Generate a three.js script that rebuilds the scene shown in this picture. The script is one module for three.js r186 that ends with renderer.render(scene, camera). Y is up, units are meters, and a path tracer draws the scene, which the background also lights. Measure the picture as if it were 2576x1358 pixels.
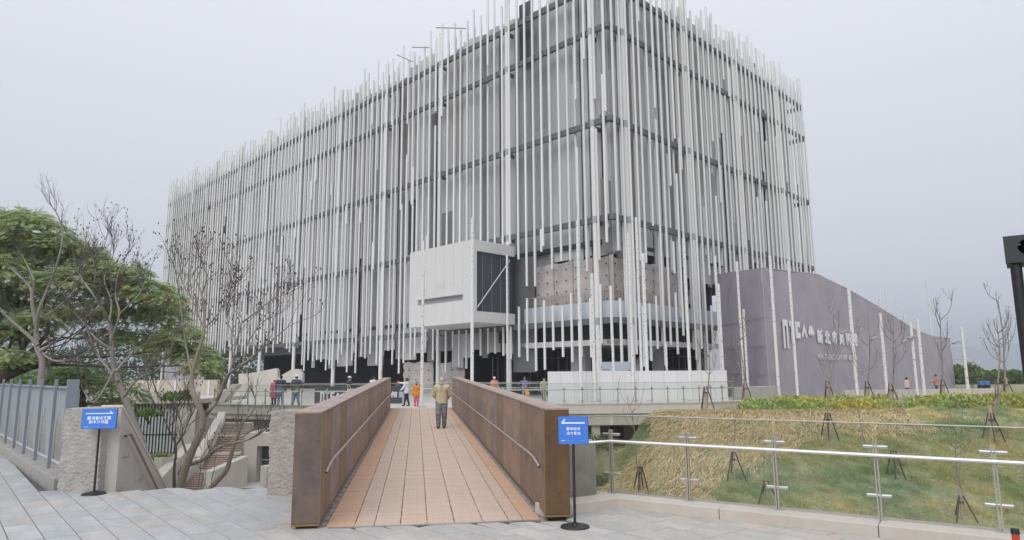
import * as THREE from 'three';
import { mergeGeometries } from 'three/addons/utils/BufferGeometryUtils.js';
import { RoundedBoxGeometry } from 'three/addons/geometries/RoundedBoxGeometry.js';
import { triTable } from 'three/addons/objects/MarchingCubes.js';

// ---------- camera, sky, sun, exposure ----------
const EYE = 2.05, PITCH = 0.15329, ROLL = 0.00718, FOC = 1697, PW = 2575, PH = 1358;
const scene = new THREE.Scene();
const camera = new THREE.PerspectiveCamera(2 * Math.atan(PH / 2 / FOC) * 180 / Math.PI, 1024 / 540, 0.1, 20000);
camera.position.set(0, EYE, 0);
camera.rotation.order = 'YXZ';
camera.rotation.set(PITCH, 0, -ROLL);
const renderer = new THREE.WebGLRenderer({ antialias: true });
renderer.toneMapping = THREE.LinearToneMapping;
renderer.toneMappingExposure = 1.3;
renderer.shadowMap.enabled = true;
renderer.shadowMap.type = THREE.PCFSoftShadowMap;
{ // bright overcast: pale lavender grey, growing brighter towards the zenith
  const w = 64, h = 128, d = new Float32Array(w * h * 4);
  for (let j = 0; j < h; j++) for (let i = 0; i < w; i++) {
    const e = Math.max(0, Math.sin(((j + 0.5) / h - 0.5) * Math.PI));
    const L = 0.615 * (1 + 1.15 * Math.pow(e, 3)), k = (j * w + i) * 4;
    d[k] = L * 0.972; d[k + 1] = L * 0.995; d[k + 2] = L * 1.085; d[k + 3] = 1;
  }
  const sky = new THREE.DataTexture(d, w, h, THREE.RGBAFormat, THREE.FloatType);
  sky.mapping = THREE.EquirectangularReflectionMapping;
  sky.minFilter = sky.magFilter = THREE.LinearFilter; sky.needsUpdate = true;
  scene.background = sky; scene.environment = sky;
}
const sun = new THREE.DirectionalLight(0xfffaf4, 1.5);
sun.position.set(-38, 72, 78); sun.target.position.set(5, 0, -30);
sun.castShadow = true; sun.shadow.radius = 90; sun.shadow.mapSize.set(2048, 2048);
Object.assign(sun.shadow.camera, { left: -110, right: 110, top: 110, bottom: -110, near: 1, far: 400 });
scene.add(sun, sun.target);
scene.fog = new THREE.FogExp2(0xd2dae4, 0.0007);

// ---------- helpers ----------
let seed = 7;
function rnd() { seed = (seed + 0x6D2B79F5) | 0; let t = Math.imul(seed ^ (seed >>> 15), 1 | seed); t = (t + Math.imul(t ^ (t >>> 7), 61 | t)) ^ t; return ((t ^ (t >>> 14)) >>> 0) / 4294967296; }
const rr = (a, b) => a + (b - a) * rnd();
const pick = (a) => a[Math.floor(rnd() * a.length)];
const V = (x, y, z) => new THREE.Vector3(x, y, z);
const lerp = (a, b, t) => a + (b - a) * t;
const clamp = (x, a = 0, b = 1) => Math.min(b, Math.max(a, x));
const smooth = (a, b, x) => { const t = clamp((x - a) / (b - a)); return t * t * (3 - 2 * t); };
// surveying: where the sight line through a point of the photograph meets a height, a depth
function sight(u, v) {
  const cp = Math.cos(PITCH), sp = Math.sin(PITCH), cr = Math.cos(ROLL), sr = Math.sin(ROLL);
  const a = (u - PW / 2) / FOC, b = -(v - PH / 2) / FOC, x = a * cr + b * sr, y = -a * sr + b * cr;
  return V(x, y * cp + sp, -(cp - y * sp));
}
function onLevel(u, v, h) { const d = sight(u, v); return V(0, EYE, 0).addScaledVector(d, (h - EYE) / d.y); }
function atDepth(u, v, z) { const d = sight(u, v); return V(0, EYE, 0).addScaledVector(d, -z / d.z); }
const used = new Map();
function numbered(n) { const k = used.get(n) || 0; used.set(n, k + 1); return k ? n + '_' + String(k).padStart(3, '0') : n; }
function tag(o, label, category, group) { o.userData.label = label; o.userData.category = category; if (group) o.userData.group = group; return o; }
function thing(name, label, category, p = [0, 0, 0], turn = 0, group) {
  const o = new THREE.Group(); o.name = numbered(name); o.position.set(p[0], p[1], p[2]); o.rotation.y = turn; scene.add(o);
  return tag(o, label, category, group);
}
function obj(name, geo, mat, parent) {
  const g = Array.isArray(geo) ? mergeGeometries(geo.map(plain), false) : geo;
  const m = new THREE.Mesh(g, mat); m.castShadow = m.receiveShadow = true;
  m.name = parent ? name : numbered(name); (parent || scene).add(m); return m;
}
function struct(name, geo, mat) { const m = obj(name, geo, mat); m.userData.kind = 'structure'; return m; }
function stuffPart(name, geo, mat, parent) { const m = obj(name, geo, mat, parent); m.userData.kind = 'stuff'; return m; }
function plain(g) {
  let q = g.index ? g.toNonIndexed() : g;
  for (const k of Object.keys(q.attributes)) if (!['position', 'normal', 'uv'].includes(k)) { q = q.clone(); q.deleteAttribute(k); }
  if (!q.attributes.normal) q.computeVertexNormals();
  if (!q.attributes.uv) q.setAttribute('uv', new THREE.BufferAttribute(new Float32Array(q.attributes.position.count * 2), 2));
  return q;
}
// uv in metres, by the main direction of each face
function metric(g) {
  g = plain(g); const p = g.attributes.position, n = g.attributes.normal, uv = g.attributes.uv;
  for (let i = 0; i < p.count; i++) {
    const ax = Math.abs(n.getX(i)), ay = Math.abs(n.getY(i)), az = Math.abs(n.getZ(i));
    if (ay >= ax && ay >= az) uv.setXY(i, p.getX(i), p.getZ(i)); else if (ax > az) uv.setXY(i, p.getZ(i), p.getY(i)); else uv.setXY(i, p.getX(i), p.getY(i));
  }
  return g;
}
function bx(w, h, d, x = 0, y = 0, z = 0, ry = 0) { const g = new THREE.BoxGeometry(w, h, d); if (ry) g.rotateY(ry); g.translate(x, y, z); return metric(g); }
function rbx(w, h, d, x = 0, y = 0, z = 0, r = 0.02, ry = 0) { const g = new RoundedBoxGeometry(w, h, d, 2, r); if (ry) g.rotateY(ry); g.translate(x, y, z); return metric(g); }
function cyl(r0, r1, h, x = 0, y = 0, z = 0, n = 12) { const g = new THREE.CylinderGeometry(r1, r0, h, n); g.translate(x, y + h / 2, z); return plain(g); }
function bar(a, b, r, n = 6, r2 = r) {   // round bar between two points
  const d = b.clone().sub(a), L = d.length(), g = new THREE.CylinderGeometry(r2, r, L, n); g.translate(0, L / 2, 0);
  g.applyQuaternion(new THREE.Quaternion().setFromUnitVectors(V(0, 1, 0), d.normalize())); g.translate(a.x, a.y, a.z); return plain(g);
}
function beam(a, b, w, h) {   // square bar between two points
  const d = b.clone().sub(a), L = d.length(), g = new THREE.BoxGeometry(w, h, L);
  const m = new THREE.Matrix4().lookAt(b, a, V(0, 1, 0)); g.applyMatrix4(m); const c = a.clone().add(b).multiplyScalar(0.5); g.translate(c.x, c.y, c.z); return metric(g);
}
// upright wall from a to b (x, z and top of each), closed solid
function wallGeo(a, b, ybot, th) {
  const d = V(b[0] - a[0], 0, b[2] - a[2]).normalize(), n = V(-d.z, 0, d.x).multiplyScalar(th / 2);
  const yb = Array.isArray(ybot) ? ybot : [ybot, ybot], P = [];
  for (const [q, y0] of [[a, yb[0]], [b, yb[1]]]) for (const s of [-1, 1]) for (const y of [y0, q[1]]) P.push(V(q[0] + n.x * s, y, q[2] + n.z * s));
  return hexa(P[0], P[4], P[6], P[2], P[1], P[5], P[7], P[3]);
}
function hexa(a, b, c, d, e, f, g, h) {   // bottom a b c d, top e f g h
  const q = [[a, b, f, e], [b, c, g, f], [c, d, h, g], [d, a, e, h], [e, f, g, h], [d, c, b, a]], pos = [];
  const ctr = V(0, 0, 0); for (const p of [a, b, c, d, e, f, g, h]) ctr.addScaledVector(p, 1 / 8);
  for (let [p0, p1, p2, p3] of q) {
    const nn = p1.clone().sub(p0).cross(p3.clone().sub(p0));
    if (nn.dot(p0.clone().add(p2).multiplyScalar(0.5).sub(ctr)) < 0) [p1, p3] = [p3, p1];
    for (const p of [p0, p1, p2, p0, p2, p3]) pos.push(p.x, p.y, p.z);
  }
  const G = new THREE.BufferGeometry(); G.setAttribute('position', new THREE.Float32BufferAttribute(pos, 3)); G.computeVertexNormals(); return metric(plain(G));
}
// tapered limb along points
function limb(pts, r0, r1, n = 6) {
  const pos = [], nor = [], idx = [], N = pts.length; let side = null;
  for (let i = 0; i < N; i++) {
    const t = pts[Math.min(N - 1, i + 1)].clone().sub(pts[Math.max(0, i - 1)]).normalize();
    if (!side) side = Math.abs(t.y) < 0.9 ? V(0, 1, 0).cross(t).normalize() : V(1, 0, 0).cross(t).normalize();
    side.addScaledVector(t, -side.dot(t)).normalize(); const up = t.clone().cross(side), r = Array.isArray(r0) ? r0[i] : lerp(r0, r1, i / (N - 1));
    for (let k = 0; k < n; k++) {
      const a = k / n * Math.PI * 2, v = side.clone().multiplyScalar(Math.cos(a)).addScaledVector(up, Math.sin(a));
      pos.push(pts[i].x + v.x * r, pts[i].y + v.y * r, pts[i].z + v.z * r); nor.push(v.x, v.y, v.z);
      if (i) { const a0 = (i - 1) * n + k, a1 = (i - 1) * n + (k + 1) % n, b0 = i * n + k, b1 = i * n + (k + 1) % n; idx.push(a0, a1, b0, a1, b1, b0); }
    }
  }
  const g = new THREE.BufferGeometry(); g.setAttribute('position', new THREE.Float32BufferAttribute(pos, 3)); g.setAttribute('normal', new THREE.Float32BufferAttribute(nor, 3)); g.setIndex(idx);
  return plain(g);
}
function bend(pts, sub = 4) { return pts.length < 3 ? pts : new THREE.CatmullRomCurve3(pts).getPoints((pts.length - 1) * sub); }

// ---------- procedural textures ----------
function hash(x, y, s) { let h = Math.imul(x, 374761393) + Math.imul(y, 668265263) + Math.imul(s, 974634777); h = Math.imul(h ^ (h >>> 13), 1274126177); return ((h ^ (h >>> 16)) >>> 0) / 4294967296; }
function pn(x, y, px, py, s) {   // value noise that repeats after px, py cells
  const xi = Math.floor(x), yi = Math.floor(y), fx = x - xi, fy = y - yi, u = fx * fx * (3 - 2 * fx), v = fy * fy * (3 - 2 * fy), m = (a, p) => ((a % p) + p) % p;
  return lerp(lerp(hash(m(xi, px), m(yi, py), s), hash(m(xi + 1, px), m(yi, py), s), u), lerp(hash(m(xi, px), m(yi + 1, py), s), hash(m(xi + 1, px), m(yi + 1, py), s), u), v);
}
function fb(u, v, c, o, s, stretch = 1) { let a = 0, w = 0.5, t = 0; for (let i = 0; i < o; i++) { const k = c << i, ky = Math.max(1, Math.round(k / stretch)); a += w * pn(u * k, v * ky, k, ky, s + i); t += w; w *= 0.55; } return a / t; }
const toS = (c) => Math.round(255 * clamp(c <= 0.0031308 ? c * 12.92 : 1.055 * Math.pow(c, 1 / 2.4) - 0.055));
function paint(size, metres, f, srgb = true) {   // f(u, v) gives a linear colour
  const d = new Uint8Array(size * size * 4);
  for (let j = 0; j < size; j++) for (let i = 0; i < size; i++) {
    const c = f((i + 0.5) / size, (j + 0.5) / size), k = (j * size + i) * 4;
    for (let n = 0; n < 3; n++) d[k + n] = srgb ? toS(c[n]) : Math.round(255 * clamp(c[n])); d[k + 3] = 255;
  }
  const t = new THREE.DataTexture(d, size, size, THREE.RGBAFormat); t.wrapS = t.wrapT = THREE.RepeatWrapping; t.magFilter = THREE.LinearFilter; t.minFilter = THREE.LinearMipmapLinearFilter; t.generateMipmaps = true;
  if (srgb) t.colorSpace = THREE.SRGBColorSpace; t.repeat.set(1 / metres, 1 / metres); t.needsUpdate = true; return t;
}
const mul = (c, k) => [c[0] * k, c[1] * k, c[2] * k], mix = (a, b, t) => [lerp(a[0], b[0], t), lerp(a[1], b[1], t), lerp(a[2], b[2], t)];
function std(c, rough = 0.8, o = {}) { const m = new THREE.MeshStandardMaterial({ roughness: rough, ...o }); m.color.setRGB(c[0], c[1], c[2]); return m; }
function mapped(t, rough = 0.85, o = {}) { return new THREE.MeshStandardMaterial({ map: t, roughness: rough, ...o }); }

const concreteTex = paint(512, 3, (u, v) => { const a = fb(u, v, 4, 5, 11), b = fb(u, v, 32, 3, 12), st = fb(u, v, 24, 3, 13, 12); return mix([0.40, 0.37, 0.335], [0.56, 0.525, 0.48], clamp(0.55 * a + 0.25 * b + 0.3 * st - 0.05)); });
const M = {};
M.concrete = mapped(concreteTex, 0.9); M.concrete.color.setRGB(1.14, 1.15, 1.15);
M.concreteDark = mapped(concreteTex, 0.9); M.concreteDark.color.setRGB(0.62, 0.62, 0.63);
M.grime = mapped(concreteTex, 0.9); M.grime.color.setRGB(0.85, 0.84, 0.8);
const weatherTex = paint(512, 4, (u, v) => { const a = fb(u, v, 4, 5, 181), st = fb(u, v, 30, 3, 182, 14), k = clamp(0.86 + 0.16 * a + 0.10 * (st - 0.5) - 0.10 * clamp(2.6 * st * a - 0.75)); return [0.68 * k, 0.68 * k, 0.675 * k]; });
M.white = mapped(weatherTex, 0.5);
M.tubes = [std([0.735, 0.745, 0.75], 0.42), std([0.675, 0.69, 0.695], 0.45), std([0.72, 0.71, 0.71], 0.45), std([0.70, 0.72, 0.73], 0.42), std([0.64, 0.645, 0.645], 0.5)];
M.pole = std([0.70, 0.71, 0.71], 0.42);
M.hole = std([0.03, 0.03, 0.035], 0.9);
M.column = std([0.70, 0.695, 0.685], 0.5);
M.belt = std([0.115, 0.12, 0.135], 0.5);
M.collar = std([0.36, 0.37, 0.39], 0.5);
M.panels = [std([0.50, 0.51, 0.53], 0.55), std([0.42, 0.43, 0.455], 0.55), std([0.32, 0.33, 0.355], 0.55), std([0.40, 0.38, 0.37], 0.6), std([0.56, 0.57, 0.59], 0.55), std([0.28, 0.275, 0.285], 0.6)];
M.slot = std([0.055, 0.06, 0.072], 0.35);
M.darkGlass = new THREE.MeshPhysicalMaterial({ roughness: 0.12, metalness: 0, color: new THREE.Color().setRGB(0.06, 0.07, 0.09) });
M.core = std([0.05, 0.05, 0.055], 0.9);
M.steel = std([0.62, 0.61, 0.59], 0.3, { metalness: 0.85 });
M.steelDull = std([0.48, 0.46, 0.43], 0.45, { metalness: 0.7 });
M.black = std([0.018, 0.018, 0.02], 0.5);
M.scaffold = std([0.20, 0.16, 0.13], 0.6);
M.paleBlue = std([0.50, 0.55, 0.60], 0.5);
M.glass = new THREE.MeshPhysicalMaterial({ transmission: 1, thickness: 0, roughness: 0.02, ior: 1.5 }); M.glass.color.setRGB(0.93, 0.95, 0.935);
M.glassDirty = new THREE.MeshPhysicalMaterial({ transmission: 1, thickness: 0, roughness: 0.04, ior: 1.5 }); M.glassDirty.color.setRGB(0.90, 0.915, 0.89);

// ---------- the land ----------
const FP = 0.37;   // level of the far plaza
const BR0 = V(-1.1, 0, -9.8), BR1 = V(-4.72, FP, -35.35);
const rimX = (z) => z < -30 ? 6.8 : lerp(6.8, -0.6, smooth(-30, -19, z) * 0.45 + clamp((z + 30) / 11) * 0.55);   // left edge of the grassy slope
function slopeY(z) {
  const k = [[-60, 0.28], [-31.2, 0.27], [-28.2, -0.75], [-25.5, -1.95], [-22, -2.75], [-17, -3.3], [-11, -3.6], [0, -3.7]];
  for (let i = 1; i < k.length; i++) if (z <= k[i][0]) { const t = clamp((z - k[i - 1][0]) / (k[i][0] - k[i - 1][0])); return lerp(k[i - 1][1], k[i][1], t); }
  return -3.7;
}
function landY(x, z) {
  const lump = 0.07 * (pn(x * 0.7 + 50, z * 0.7 + 90, 512, 512, 3) - 0.5) + 0.16 * (pn(x * 0.23 + 50, z * 0.23 + 90, 512, 512, 4) - 0.5);
  if (z > -9) return -3.8;
  const right = slopeY(z) + lump * smooth(-33, -30, z), e = rimX(z);
  const left = -3.75 + lump;                                     // sunken court
  let y = lerp(Math.min(left, right), right, smooth(e - 3.4, e + 0.2, x));
  if (z < -33) { // behind the slope: court under the deck on the left, level ground on the right
    const deck = lerp(-1.6, 0.27, smooth(6.0, 12.5, x)), k = smooth(-33, -34, z); y = lerp(y, deck, k);
    if (x < -2) y = lerp(y, -3.75, smooth(-2, -6, x));
    if (z < -43) y = lerp(y, 0.27, smooth(-43, -47, z));
  }
  if (x < -22 && z < -14) y = Math.max(y, lerp(-3.75, -0.6, smooth(-22, -30, x)));
  return y;
}
const soilTex = paint(512, 4, (u, v) => { const a = fb(u, v, 8, 5, 21), b = fb(u, v, 40, 3, 22); return mix([0.19, 0.195, 0.10], [0.43, 0.39, 0.25], clamp(1.5 * a - 0.55 + 0.5 * (b - 0.5))); });
{
  const xs = [], zs = [];
  for (const x of [-9000, -4000, -1800, -800, -400, -200, -120, -80, -60, -48, -40]) xs.push(x); for (let x = -34; x <= 40; x += 0.5) xs.push(x); for (const x of [46, 55, 70, 95, 140, 220, 400, 800, 1800, 4000, 9000]) xs.push(x);
  for (const z of [-9000, -4000, -1800, -900, -500, -300, -200, -150, -120, -95, -80, -68, -58, -52]) zs.push(z); for (let z = -48; z <= -8; z += 0.4) zs.push(z); for (const z of [-6, 0, 10, 30, 80, 200, 600, 2000, 9000]) zs.push(z);
  const pos = [], uv = [], idx = [], W = xs.length;
  zs.forEach((z, j) => xs.forEach((x, i) => { pos.push(x, Math.abs(x) > 60 || z < -70 ? 0.27 : z > 5 ? -3.8 : landY(x, z), z); uv.push(x, z); if (i && j) { const a = (j - 1) * W + i - 1, b = a + 1, c = a + W, d = c + 1; idx.push(a, c, b, b, c, d); } }));
  const g = new THREE.BufferGeometry(); g.setAttribute('position', new THREE.Float32BufferAttribute(pos, 3)); g.setAttribute('uv', new THREE.Float32BufferAttribute(uv, 2)); g.setIndex(idx); g.computeVertexNormals();
  struct('ground', g, mapped(soilTex, 0.95));
}
// prism over a plan outline
function slab(outline, y0, y1) {
  const s = new THREE.Shape(outline.map(([x, z]) => new THREE.Vector2(x, -z))), g = new THREE.ExtrudeGeometry(s, { depth: y1 - y0, bevelEnabled: false });
  g.rotateX(-Math.PI / 2); g.translate(0, y0, 0); return metric(g);
}
// near plaza: bed, and the stone slabs laid on it one by one
const nearEdge = [[-60, -64], [-14.4, -19.4], [-8.6, -12.9], [-7.3, -12.95], [-4.4, -13.25], [-4.2, -12.4], [-2.9, -12.3], [-2.9, -9.75], [0.75, -9.95], [0.75, -11.0], [1.62, -11.62], [6.6, -8.55], [20, -0.3], [30, 8], [30, 40], [-60, 40]];
const stoneTex = paint(512, 2, (u, v) => { const a = fb(u, v, 6, 5, 31, 3), b = fb(u, v, 64, 2, 32), p = fb(u, v, 5, 3, 33); return mix(mix([0.29, 0.302, 0.305], [0.455, 0.465, 0.463], clamp(1.15 * a - 0.08 + 0.5 * (b - 0.5) - 0.35 * clamp(3 * fb(u, v, 10, 4, 36) - 1.95))), [0.47, 0.41, 0.355], clamp(2.2 * p - 1.25)); });
const plaza = struct('near_plaza', slab(nearEdge, -3.9, -0.03), mapped(stoneTex, 0.95, { color: 0x8a8580 }));
{
  const tones = [[1, 1, 1], [0.97, 0.99, 1.0], [1.03, 0.99, 0.95], [0.94, 0.955, 0.965], [1.05, 1.03, 1.0], [1.0, 0.96, 0.92], [1.02, 1.03, 1.03]].map((c) => { const m = mapped(stoneTex, 0.8); m.color.setRGB(c[0], c[1], c[2]); return m; });
  const warm = [[1.1, 1.0, 0.92], [1.06, 1.0, 0.94], [1.14, 1.06, 0.99], [1.0, 0.96, 0.9]].map((c) => { const m = mapped(stoneTex, 0.85); m.color.setRGB(c[0], c[1], c[2]); return m; });
  const d = V(0.645, 0, 0.764), n = V(0.764, 0, -0.645), rest = [], list = [];
  const inside = (x, z) => { let c = false; for (let i = 0, j = nearEdge.length - 1; i < nearEdge.length; j = i++) { const [xi, zi] = nearEdge[i], [xj, zj] = nearEdge[j]; if ((zi > z) !== (zj > z) && x < (xj - xi) * (z - zi) / (zj - zi) + xi) c = !c; } return c; };
  const W = 0.36;
  for (let r = -60; r < 90; r++) {
    let t = -45 + (hash(r, 3, 5)) * 0.6;
    while (t < 30) {
      const L = 0.42 + 0.34 * hash(r, Math.round(t * 10), 6), c = d.clone().multiplyScalar(t + L / 2).addScaledVector(n, r * W), corners = [];
      for (const [a, b] of [[-1, -1], [1, -1], [1, 1], [-1, 1]]) corners.push(c.clone().addScaledVector(d, a * (L / 2 - 0.005)).addScaledVector(n, b * (W / 2 - 0.005)));
      t += L;
      if (c.z > -5.2 || c.z < -30 || Math.abs(c.x) > 24) continue;
      const k = corners.filter((p) => inside(p.x, p.z)).length;
      if (k < 4) { if (!k) continue; }
      list.push({ c, L, dist: c.length(), full: k === 4 });
    }
  }
  // slabs at the rim are cut to the outline by pulling their corners inwards
  list.sort((a, b) => a.dist - b.dist);
  const ang = Math.atan2(d.x, d.z), geos = [0, 1, 2, 3].map((i) => { const g = new RoundedBoxGeometry(1, 0.034, 1, 1, 0.006); return metric(g); });
  let made = 0;
  for (const s of list) {
    const q = sightOf(s.c); const seen = q[0] > -60 && q[0] < PW + 60 && q[1] < PH + 40;
    const tone = s.c.x > -3.2 ? pick(warm) : pick(tones), y = -0.0165 + rr(-0.0015, 0.0015);
    const g = new RoundedBoxGeometry(W - 0.01, 0.034, s.L - 0.01, 1, 0.005); 
    g.translate(rr(-9, 9), 0, rr(-9, 9)); const ctr = V(0, 0, 0); g.computeBoundingBox(); g.boundingBox.getCenter(ctr); const m2 = metric(g); m2.translate(-ctr.x, 0, -ctr.z);
    if (!s.full) { // trim
      const p = m2.attributes.position, inv = V(0, 0, 0);
      m2.rotateY(ang); m2.translate(s.c.x, 0, s.c.z);
      for (let i = 0; i < p.count; i++) { let x = p.getX(i), z = p.getZ(i); for (let k = 0; k < 30 && !inside(x, z); k++) { x = lerp(x, s.c.x, 0.07); z = lerp(z, s.c.z + 0.05, 0.07); } p.setX(i, x); p.setZ(i, z); }
      if (!inside(s.c.x, s.c.z)) continue; m2.translate(-s.c.x, 0, -s.c.z); m2.rotateY(-ang);
    }
    if (seen && made < 300) { const m = obj('paving_stone', m2, tone, plaza); m.rotation.y = ang; m.position.set(s.c.x, y, s.c.z); made++; }
    else { m2.rotateY(ang); m2.translate(s.c.x, y, s.c.z); rest.push(m2); }
  }
  if (rest.length) stuffPart('paving_stones', rest, tones[0], plaza);
}
function sightOf(p) {   // the point of the photograph where a place is seen
  const cp = Math.cos(PITCH), sp = Math.sin(PITCH), cr = Math.cos(ROLL), sr = Math.sin(ROLL), y = p.y - EYE, z = -p.z, yc = y * cp - z * sp, zc = y * sp + z * cp;
  return [PW / 2 + FOC * (p.x * cr - yc * sr) / zc, PH / 2 - FOC * (p.x * sr + yc * cr) / zc, zc];
}
// far plaza deck with its edge beam
const deckFront = [[-17.3, -39.2], [-11.25, -36.35], [-6.4, -35.2], [-3.0, -35.55], [2.7, -35.95], [6.5, -36.1], [10.2, -36.65], [12.5, -38.2]];
const farPlaza = struct('far_plaza', [slab([...deckFront, [14, -41.5], [16, -46], [7, -60], [-25, -92], [-38, -92], [-38, -47], [-19, -46.5]], -0.02, FP)], M.concrete);
struct('deck_beam', (() => { const o = []; for (let i = 1; i < deckFront.length - 1; i++) { const a = deckFront[i - 1], b = deckFront[i]; o.push(wallGeo([a[0], -0.025, a[1] - 0.35], [b[0], -0.025, b[1] - 0.35], i > 3 ? [-0.62, -0.62] : [-0.3, -0.3], 0.4)); } return o; })(), M.concrete);
struct('deck_kerb', (() => { const o = []; for (let i = 1; i < deckFront.length; i++) { if (i === 3) continue; const a = deckFront[i - 1], b = deckFront[i]; o.push(wallGeo([a[0], FP + 0.12, a[1] - 0.14], [b[0], FP + 0.12, b[1] - 0.14], FP - 0.01, 0.26)); } return o; })(), M.grime);
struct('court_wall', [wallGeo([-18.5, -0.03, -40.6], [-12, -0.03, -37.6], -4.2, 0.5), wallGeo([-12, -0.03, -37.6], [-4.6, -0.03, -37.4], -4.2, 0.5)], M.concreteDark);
struct('underpass_wall', [wallGeo([-4.6, -0.03, -41.5], [5.0, -0.03, -41.5], -4, 0.5), wallGeo([6.3, -0.03, -39.6], [8.6, -0.03, -39.6], -3, 0.5)], M.concrete);

struct('deck_column', [bx(0.45, 5, 0.45, 4.35, -2.2, -36.6)], M.concrete);
// ---------- footbridge ----------
const rustTex = paint(512, 1.6, (u, v) => { const a = fb(u, v, 5, 5, 41), b = fb(u, v, 48, 3, 42), st = fb(u, v, 20, 3, 43, 10); const t = clamp(1.3 * a + 0.5 * st + 0.6 * (b - 0.5) - 0.42); return mix(mix([0.135, 0.10, 0.085], [0.235, 0.165, 0.115], t), [0.27, 0.16, 0.065], clamp(3 * fb(u, v, 9, 4, 44, 4) - 1.95)); });
const rust = [[1.5, 1.58, 1.85], [1.3, 1.42, 1.68], [1.62, 1.6, 1.6], [1.25, 1.2, 1.12]].map((c) => { const m = mapped(rustTex, 0.72, { bumpMap: rustTex, bumpScale: 0.004 }); m.color.setRGB(c[0], c[1], c[2]); return m; });
const bridge = thing('footbridge', 'long footbridge with rusty steel parapets and terracotta brick deck leading to the museum', 'footbridge', [BR0.x, BR0.y, BR0.z]);
{
  const d = BR1.clone().sub(BR0), len = d.length(); bridge.rotation.order = 'YXZ'; bridge.rotation.y = Math.atan2(-d.x, -d.z); bridge.rotation.x = Math.asin(d.y / len);
  const hw = 1.56, T = 0.37, H = 1.5;
  // deck bed
  obj('deck_bed', [bx(2 * (hw + T) - 0.06, 0.5, len, 0, -0.277, -len / 2)], std([0.30, 0.25, 0.22], 0.95), bridge);
  const brickTex = paint(256, 0.7, (u, v) => { const a = fb(u, v, 5, 4, 51), b = fb(u, v, 40, 2, 52); return mix([0.49, 0.373, 0.29], [0.62, 0.49, 0.39], clamp(1.2 * a - 0.1 + 0.6 * (b - 0.5))); });
  const bm = [[1, 1, 1], [1.03, 1.01, 1.0], [0.97, 0.98, 1.0], [1.01, 1.02, 1.05], [0.97, 0.95, 0.94]].map((c) => { const m = mapped(brickTex, 0.8); m.color.setRGB(c[0], c[1], c[2]); return m; });
  const edge = [[1.02, 0.86, 0.75], [1.04, 0.88, 0.77], [1.0, 0.85, 0.74]].map((c) => { const m = mapped(brickTex, 0.8); m.color.setRGB(c[0], c[1], c[2]); return m; });
  const cuts = [-1.49, -1.1, -0.83, -0.47, -0.1, 0.28, 0.68, 1.05, 1.26, 1.5], pitch = 0.078, mats = [];
  const bg = cuts.slice(1).map((c, i) => { const g = new RoundedBoxGeometry(c - cuts[i] - 0.012, 0.03, pitch - 0.005, 1, 0.005); return metric(g); });
  const inst = cuts.slice(1).map(() => []); let n = 0;
  for (let k = 0; k * pitch < len - 0.1; k++) for (let i = 0; i < bg.length; i++) {
    const z = -0.05 - k * pitch - pitch / 2, x = (cuts[i] + cuts[i + 1]) / 2 + rr(-0.005, 0.005), y = -0.012 + rr(-0.002, 0.002), e = i === 0 || i === bg.length - 1, rot = rr(-0.006, 0.006);
    if (n < 300) { const m = obj('brick', bg[i], pick(e ? edge : bm), bridge); m.position.set(x, y, z); m.rotation.y = rot; n++; } else inst[i].push([x + rr(-0.003, 0.003), y, z, rot, rr(0.93, 1.05), rr(0.98, 1.02)]);
  }
  const far = new THREE.Group(); far.name = 'brick_field'; 
  inst.forEach((a, i) => {
    const im = new THREE.InstancedMesh(bg[i], i === 0 || i === bg.length - 1 ? edge[0] : bm[0], a.length), m4 = new THREE.Matrix4(), q = new THREE.Quaternion(), c = new THREE.Color();
    a.forEach((p, j) => { q.setFromAxisAngle(V(0, 1, 0), p[3]); m4.compose(V(p[0], p[1], p[2]), q, V(1, 1, 1)); im.setMatrixAt(j, m4); c.setRGB(p[4] * p[5], p[4], p[4] / p[5]); im.setColorAt(j, c); });
    im.name = 'brick_strip'; im.userData.kind = 'stuff'; im.castShadow = im.receiveShadow = true; bridge.add(im);
  });
  const gutter = paint(256, 0.9, (u, v) => { const a = fb(u, v, 6, 4, 55); return mix([0.16, 0.13, 0.10], [0.42, 0.38, 0.33], clamp(2 * a - 0.5)); });
  for (const s of [-1, 1]) obj('gutter', bx(0.06, 0.02, len, s * 1.527, -0.018, -len / 2), mapped(gutter, 0.9), bridge);
  obj('threshold_grate', [bx(2.9, 0.03, 0.05, 0, -0.008, 0.005), ...Array.from({ length: 96 }, (_, i) => bx(0.012, 0.012, 0.09, -1.42 + i * 0.03, 0.002, 0.02))], M.steel, bridge);
  for (const s of [-1, 1]) {
    const px = s * (hw + T / 2);
    const body = obj('parapet', [bx(T - 0.03, H - 0.06, len - 0.03, px, 0.06 + H / 2, -len / 2)], rust[3], bridge);
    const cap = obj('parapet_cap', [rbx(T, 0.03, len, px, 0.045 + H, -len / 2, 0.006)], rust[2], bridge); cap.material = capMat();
    const endp = obj('end_plate', [rbx(T - 0.004, H - 0.04, 0.02, px, 0.05 + H / 2, 0.006, 0.005)], s < 0 ? darkEnd() : endMat(), bridge);
    obj('end_flange', [rbx(T + 0.004, 0.03, 0.05, px, 0.05, -0.006, 0.006), rbx(0.016, H, 0.03, px + s * -T / 2, 0.06 + H / 2, 0.0, 0.004)], flangeMat(), bridge);
    const N = 22, pw = len / N;
    for (let i = 0; i < N; i++) { const m = obj('panel', bx(0.012, H - 0.05, pw - 0.014, px - s * (T / 2 - 0.008), 0.045 + H / 2, -(i + 0.5) * pw), pick(rust), bridge); }
    for (let i = 0; i < N; i++) obj('panel', bx(0.012, H - 0.05, pw - 0.014, px + s * (T / 2 - 0.008), 0.045 + H / 2, -(i + 0.5) * pw), pick(rust), bridge);
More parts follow.
